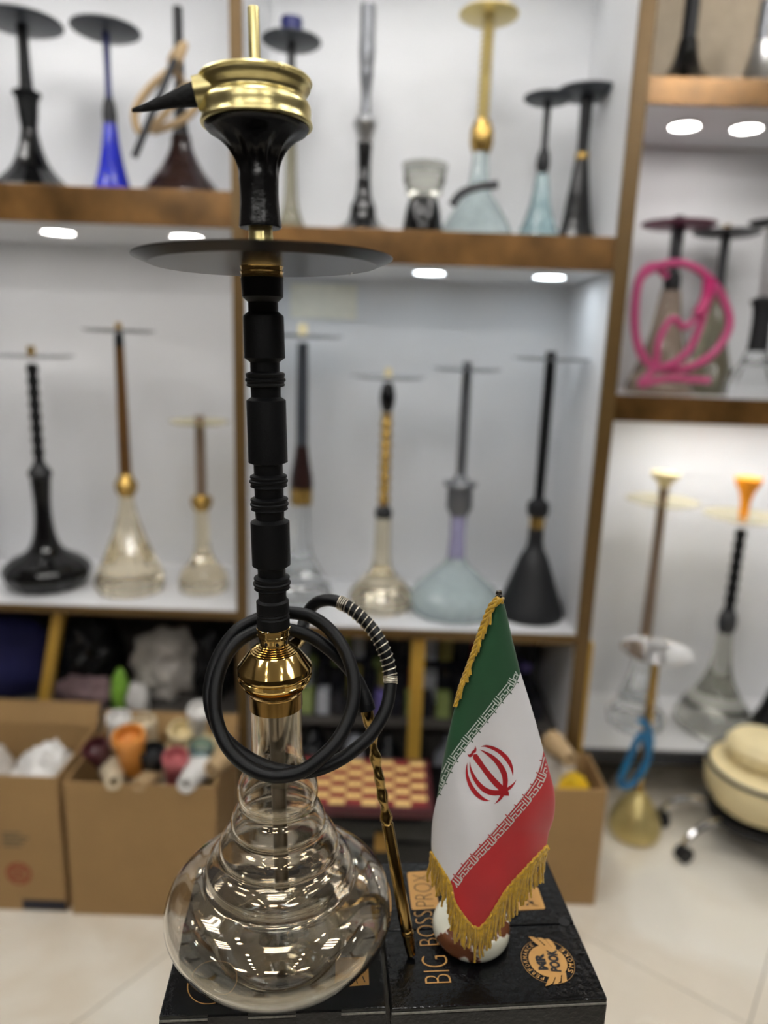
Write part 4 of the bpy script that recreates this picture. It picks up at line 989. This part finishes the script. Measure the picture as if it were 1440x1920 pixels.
sheet(coons(C2, [(937, 1122), (939, 1121), (941, 1121), (943, 1122)], Ltop[:-1] + [(819, 1497)], Rtop, 50, 60), 'green_stripe', 'flag_green')
sheet(coons(C1, C2, [(819, 1497)] + Lmid[1:], Rmid, 60, 50), 'white_stripe', 'flag_white')
sheet(coons(C0, C1, Lbot, Rbot, 60, 50), 'red_stripe', 'flag_red')
# square kufic lettering, measured along and across the stripe edge
UNIT = [[(0, 0), (405, 0)], [(463, -17), (450, 177), (604, 177), (612, -17)], [(538, -20), (522, 177)],
        [(452, 83), (305, 78), (299, 176), (388, 176)], [(170, 74), (246, 74), (243, 168), (98, 168), (106, 74), (-18, 74), (-34, 163)], [(28, 156), (50, 156)]]
def band(curve, anchor, period, w0, name, tick_w, tick_mat):
    P = resamp(curve, 400); L = [0.0]
    for a, b in zip(P, P[1:]): L.append(L[-1] + (b - a).length)
    tot = L[-1]
    def pos(s, w_):
        s = max(0.0, min(tot, s)); i = min(398, int(s / tot * 399))
        j0, j1 = max(0, i - 10), min(399, i + 10)
        t_ = (P[j1] - P[j0]).normalized(); n = Vector((-t_.y, t_.x, 0))
        if n.y < 0: n = -n
        f_ = s / tot * 399 - i; c0 = P[i].lerp(P[min(399, i + 1)], f_)
        return c0 + n * w_
    sa = min(range(400), key=lambda i: (P[i] - V2(anchor)).length); sa = L[sa]
    k0 = -int(sa / period) - 1; sc = period / 671.0
    mb = MB(); tk = MB()
    def ribbon(mb_, pts, wd, lift):
        Q = [pts[0]]
        for a, b in zip(pts, pts[1:]):
            n_ = max(1, int((b - a).length / 3))
            for k in range(n_):
                p, q = a.lerp(b, k / n_), a.lerp(b, (k + 1) / n_)
                d = (b - a).normalized(); n = Vector((-d.y, d.x, 0)) * wd / 2
                e0_ = d * wd / 2 if k == 0 else Vector(); e1_ = d * wd / 2 if k == n_ - 1 else Vector()
                quad = [p - n - e0_, q - n + e1_, q + n + e1_, p + n - e0_]
                if all(edge_x(BL, v.y) + 0.5 < v.x < edge_x(BR, v.y) - 0.5 for v in quad):
                    mb_.add([S(v.x, v.y, lift) for v in quad], [(0, 1, 2, 3)])
    for k in range(k0, k0 + 12):
        s0 = sa + k * period
        if s0 > tot or s0 + period < 0: continue
        for pl in UNIT:
            ok = all(-2 <= s0 + a * sc <= tot + 2 for a, b in pl)
            pp = [(s0 + a * sc, w0 + b / 14.4 * 0.98) for a, b in pl if -2 <= s0 + a * sc <= tot + 2]
            if len(pp) > 1: ribbon(mb, [pos(*q) for q in pp], 2.0, 0.0003)
        for a in (260, 594):
            s1 = s0 + a * sc
            if 4 < s1 < tot - 4: ribbon(tk, [pos(s1, tick_w[0]), pos(s1, tick_w[1])], 2.0, 0.0003)
    mb.obj(name, 'kufic_white', fg, smooth=False); tk.obj(name + '_tick', tick_mat, fg, smooth=False)
band(C2, (916, 1349), 46.6, -14.0, 'kufic_lettering', (0, 3.2), 'flag_green')
band(C1, (946, 1518), 49.6, 3.9, 'kufic_lettering', (-3.2, 0), 'flag_red')
# emblem
EM = [([(495, 188), (560, 155), (650, 145), (780, 175), (920, 240), (1050, 340), (1150, 460), (1210, 600), (1230, 740), (1220, 845)], [(495, 188), (560, 182), (640, 200), (760, 250), (880, 320), (1000, 430), (1100, 560), (1160, 660), (1195, 750), (1220, 845)]),
      ([(470, 245), (600, 285), (760, 365), (900, 480), (1010, 620), (1080, 760), (1105, 900), (1105, 1000), (1095, 1100), (1100, 1180)], [(470, 245), (560, 310), (680, 410), (800, 530), (890, 660), (950, 780), (985, 900), (990, 1000), (990, 1060), (1000, 1160)]),
      ([(335, 350), (330, 450), (480, 650), (640, 870), (780, 1040), (900, 1155), (1010, 1280)], [(415, 345), (430, 370), (520, 500), (640, 670), (800, 860), (990, 1055), (1115, 1180), (1130, 1285)]),
      ([(250, 505), (245, 640), (270, 780), (330, 930), (420, 1070), (540, 1190), (660, 1255), (790, 1280), (900, 1275), (1010, 1280)], [(250, 505), (280, 650), (330, 760), (400, 880), (500, 1000), (620, 1100), (750, 1150), (880, 1160), (960, 1150), (1060, 1180)]),
      ([(200, 530), (165, 640), (155, 780), (175, 920), (220, 1060), (300, 1200), (400, 1310), (520, 1385), (620, 1405), (715, 1395)], [(200, 530), (195, 640), (210, 780), (245, 900), (300, 1020), (380, 1140), (480, 1250), (560, 1320), (640, 1370), (715, 1395)]),
      ([(1300, 915), (1230, 1000), (1100, 1095), (1000, 1160)], [(1300, 915), (1260, 1010), (1190, 1110), (1110, 1175), (1060, 1230)]),
      ([(800, 1475), (870, 1390), (920, 1310), (945, 1250), (1000, 1180)], [(800, 1475), (900, 1415), (970, 1350), (1020, 1280), (1080, 1230)]),
      ([(195, 350), (240, 355), (285, 320), (290, 285), (330, 265), (360, 215), (370, 155)], [(195, 350), (225, 405), (270, 415), (315, 385), (335, 330), (380, 310), (400, 240), (370, 155)])]
m_ = MB()
for li, (A, B) in enumerate(EM):
    a, b = resamp(A, 36), resamp(B, 36); rows = 5
    vs = []
    for i in range(36):
        for k in range(rows):
            p = a[i].lerp(b[i], k / (rows - 1)); vs.append(S(860 + p.x / 12, 1385 + p.y / 12, 0.0003 + 0.00003 * li))
    m_.add(vs, [(i * rows + k, i * rows + k + 1, (i + 1) * rows + k + 1, (i + 1) * rows + k) for i in range(35) for k in range(rows - 1)])
m_.obj('emblem', 'emblem_red', fg, smooth=False)
# braid and fringe of gold thread
def yarn(mb, pts, r, seg=6, step=0.0016):
    P = cr(pts, 4); L = 0; rs = []
    for i, p in enumerate(P):
        if i: L += (P[i] - P[i - 1]).length
        rs.append(r * (1 + 0.22 * math.sin(L / step * 2 * math.pi + random.random())))
    mb.tube(P, rs, seg)
br = MB(); Pb = resamp(Ltop[:6], 60)
for ph in (0, 2.1, 4.2):
    pts = []
    for i, p in enumerate(Pb):
        a = i * 0.62 + ph; tw = 1 - 0.55 * i / 59
        pts.append(S(p.x + 1.5 + 4.2 * tw * math.cos(a) - 3.0 * tw, p.y + 2.0 * tw * math.cos(a), 0.003 + 0.0022 * math.sin(a)))
    br.tube(pts, [0.0019 * (1 - 0.35 * i / 59) for i in range(60)], 8)
for k in range(26):
    i = random.randrange(2, 48); p = Pb[i]
    yarn(br, [S(p.x - 2, p.y, 0.004), S(p.x - 4 + random.uniform(-2, 2), p.y + 14, 0.005), S(p.x - 8 + random.uniform(-3, 5), p.y + 32, 0.004)], 0.0012)
br.tube([S(934, 1131, 0.004), S(940, 1124, 0.005), S(943, 1122, 0.004), S(941, 1130, 0.004)], 0.0018, 8)
b_o = br.obj('braid', 'gold_thread', fg, angle=80); b_o['kind'] = 'stuff'
fr_ = MB()
edge_r = resamp([(898, 1741), (912, 1728), (930, 1700), (950, 1668), (975, 1640), (1000, 1612), (1027, 1584)], 200)
edge_l = resamp([(808, 1597), (822, 1620), (843, 1655), (852, 1690), (868, 1716), (884, 1735), (898, 1741)], 200)
for E_, cnt, l0, l1 in ((edge_r, 84, 56, 74), (edge_l, 54, 52, 80)):
    for k in range(2 if E_ is edge_r else 1):
        fr_.tube([S(p.x + 2 * k, p.y + 1 + 5 * k, 0.001) + Vector((0, -0.0008 * math.sin(i * 0.9), 0.0006 * math.sin(i * 1.8))) for i, p in enumerate(E_[::2])], 0.0017, 6)
    for k in range(cnt):
        p = E_[int((k + random.random() * 0.8) / cnt * 199)]
        ln = random.uniform(l0, l1) * (0.85 if E_ is edge_l else 1); dx = random.uniform(-5, 5); ly = random.uniform(-0.003, 0.005)
        b0 = S(p.x, p.y, 0.001)
        zl = ln * 0.75 / FPX
        mid = b0 + Vector((dx * 0.3 / 1800, -ly * 0.5, -zl * 0.5)); end = b0 + Vector((dx / 1800, -ly, -zl))
        for q in (mid, end):
            q.z = max(q.z, 0.027) if (q.x ** 2 + q.y ** 2) < (R0 + 0.002) ** 2 else max(q.z, 0.004)
        yarn(fr_, [b0, b0.lerp(mid, 0.5) + Vector((random.uniform(-.0008, .0008), -0.0008, 0)), mid, mid.lerp(end, 0.55) + Vector((random.uniform(-.0012, .0012), 0, 0)), end], 0.0012)
f_o = fr_.obj('fringe', 'gold_thread', fg, angle=80); f_o['kind'] = 'stuff'
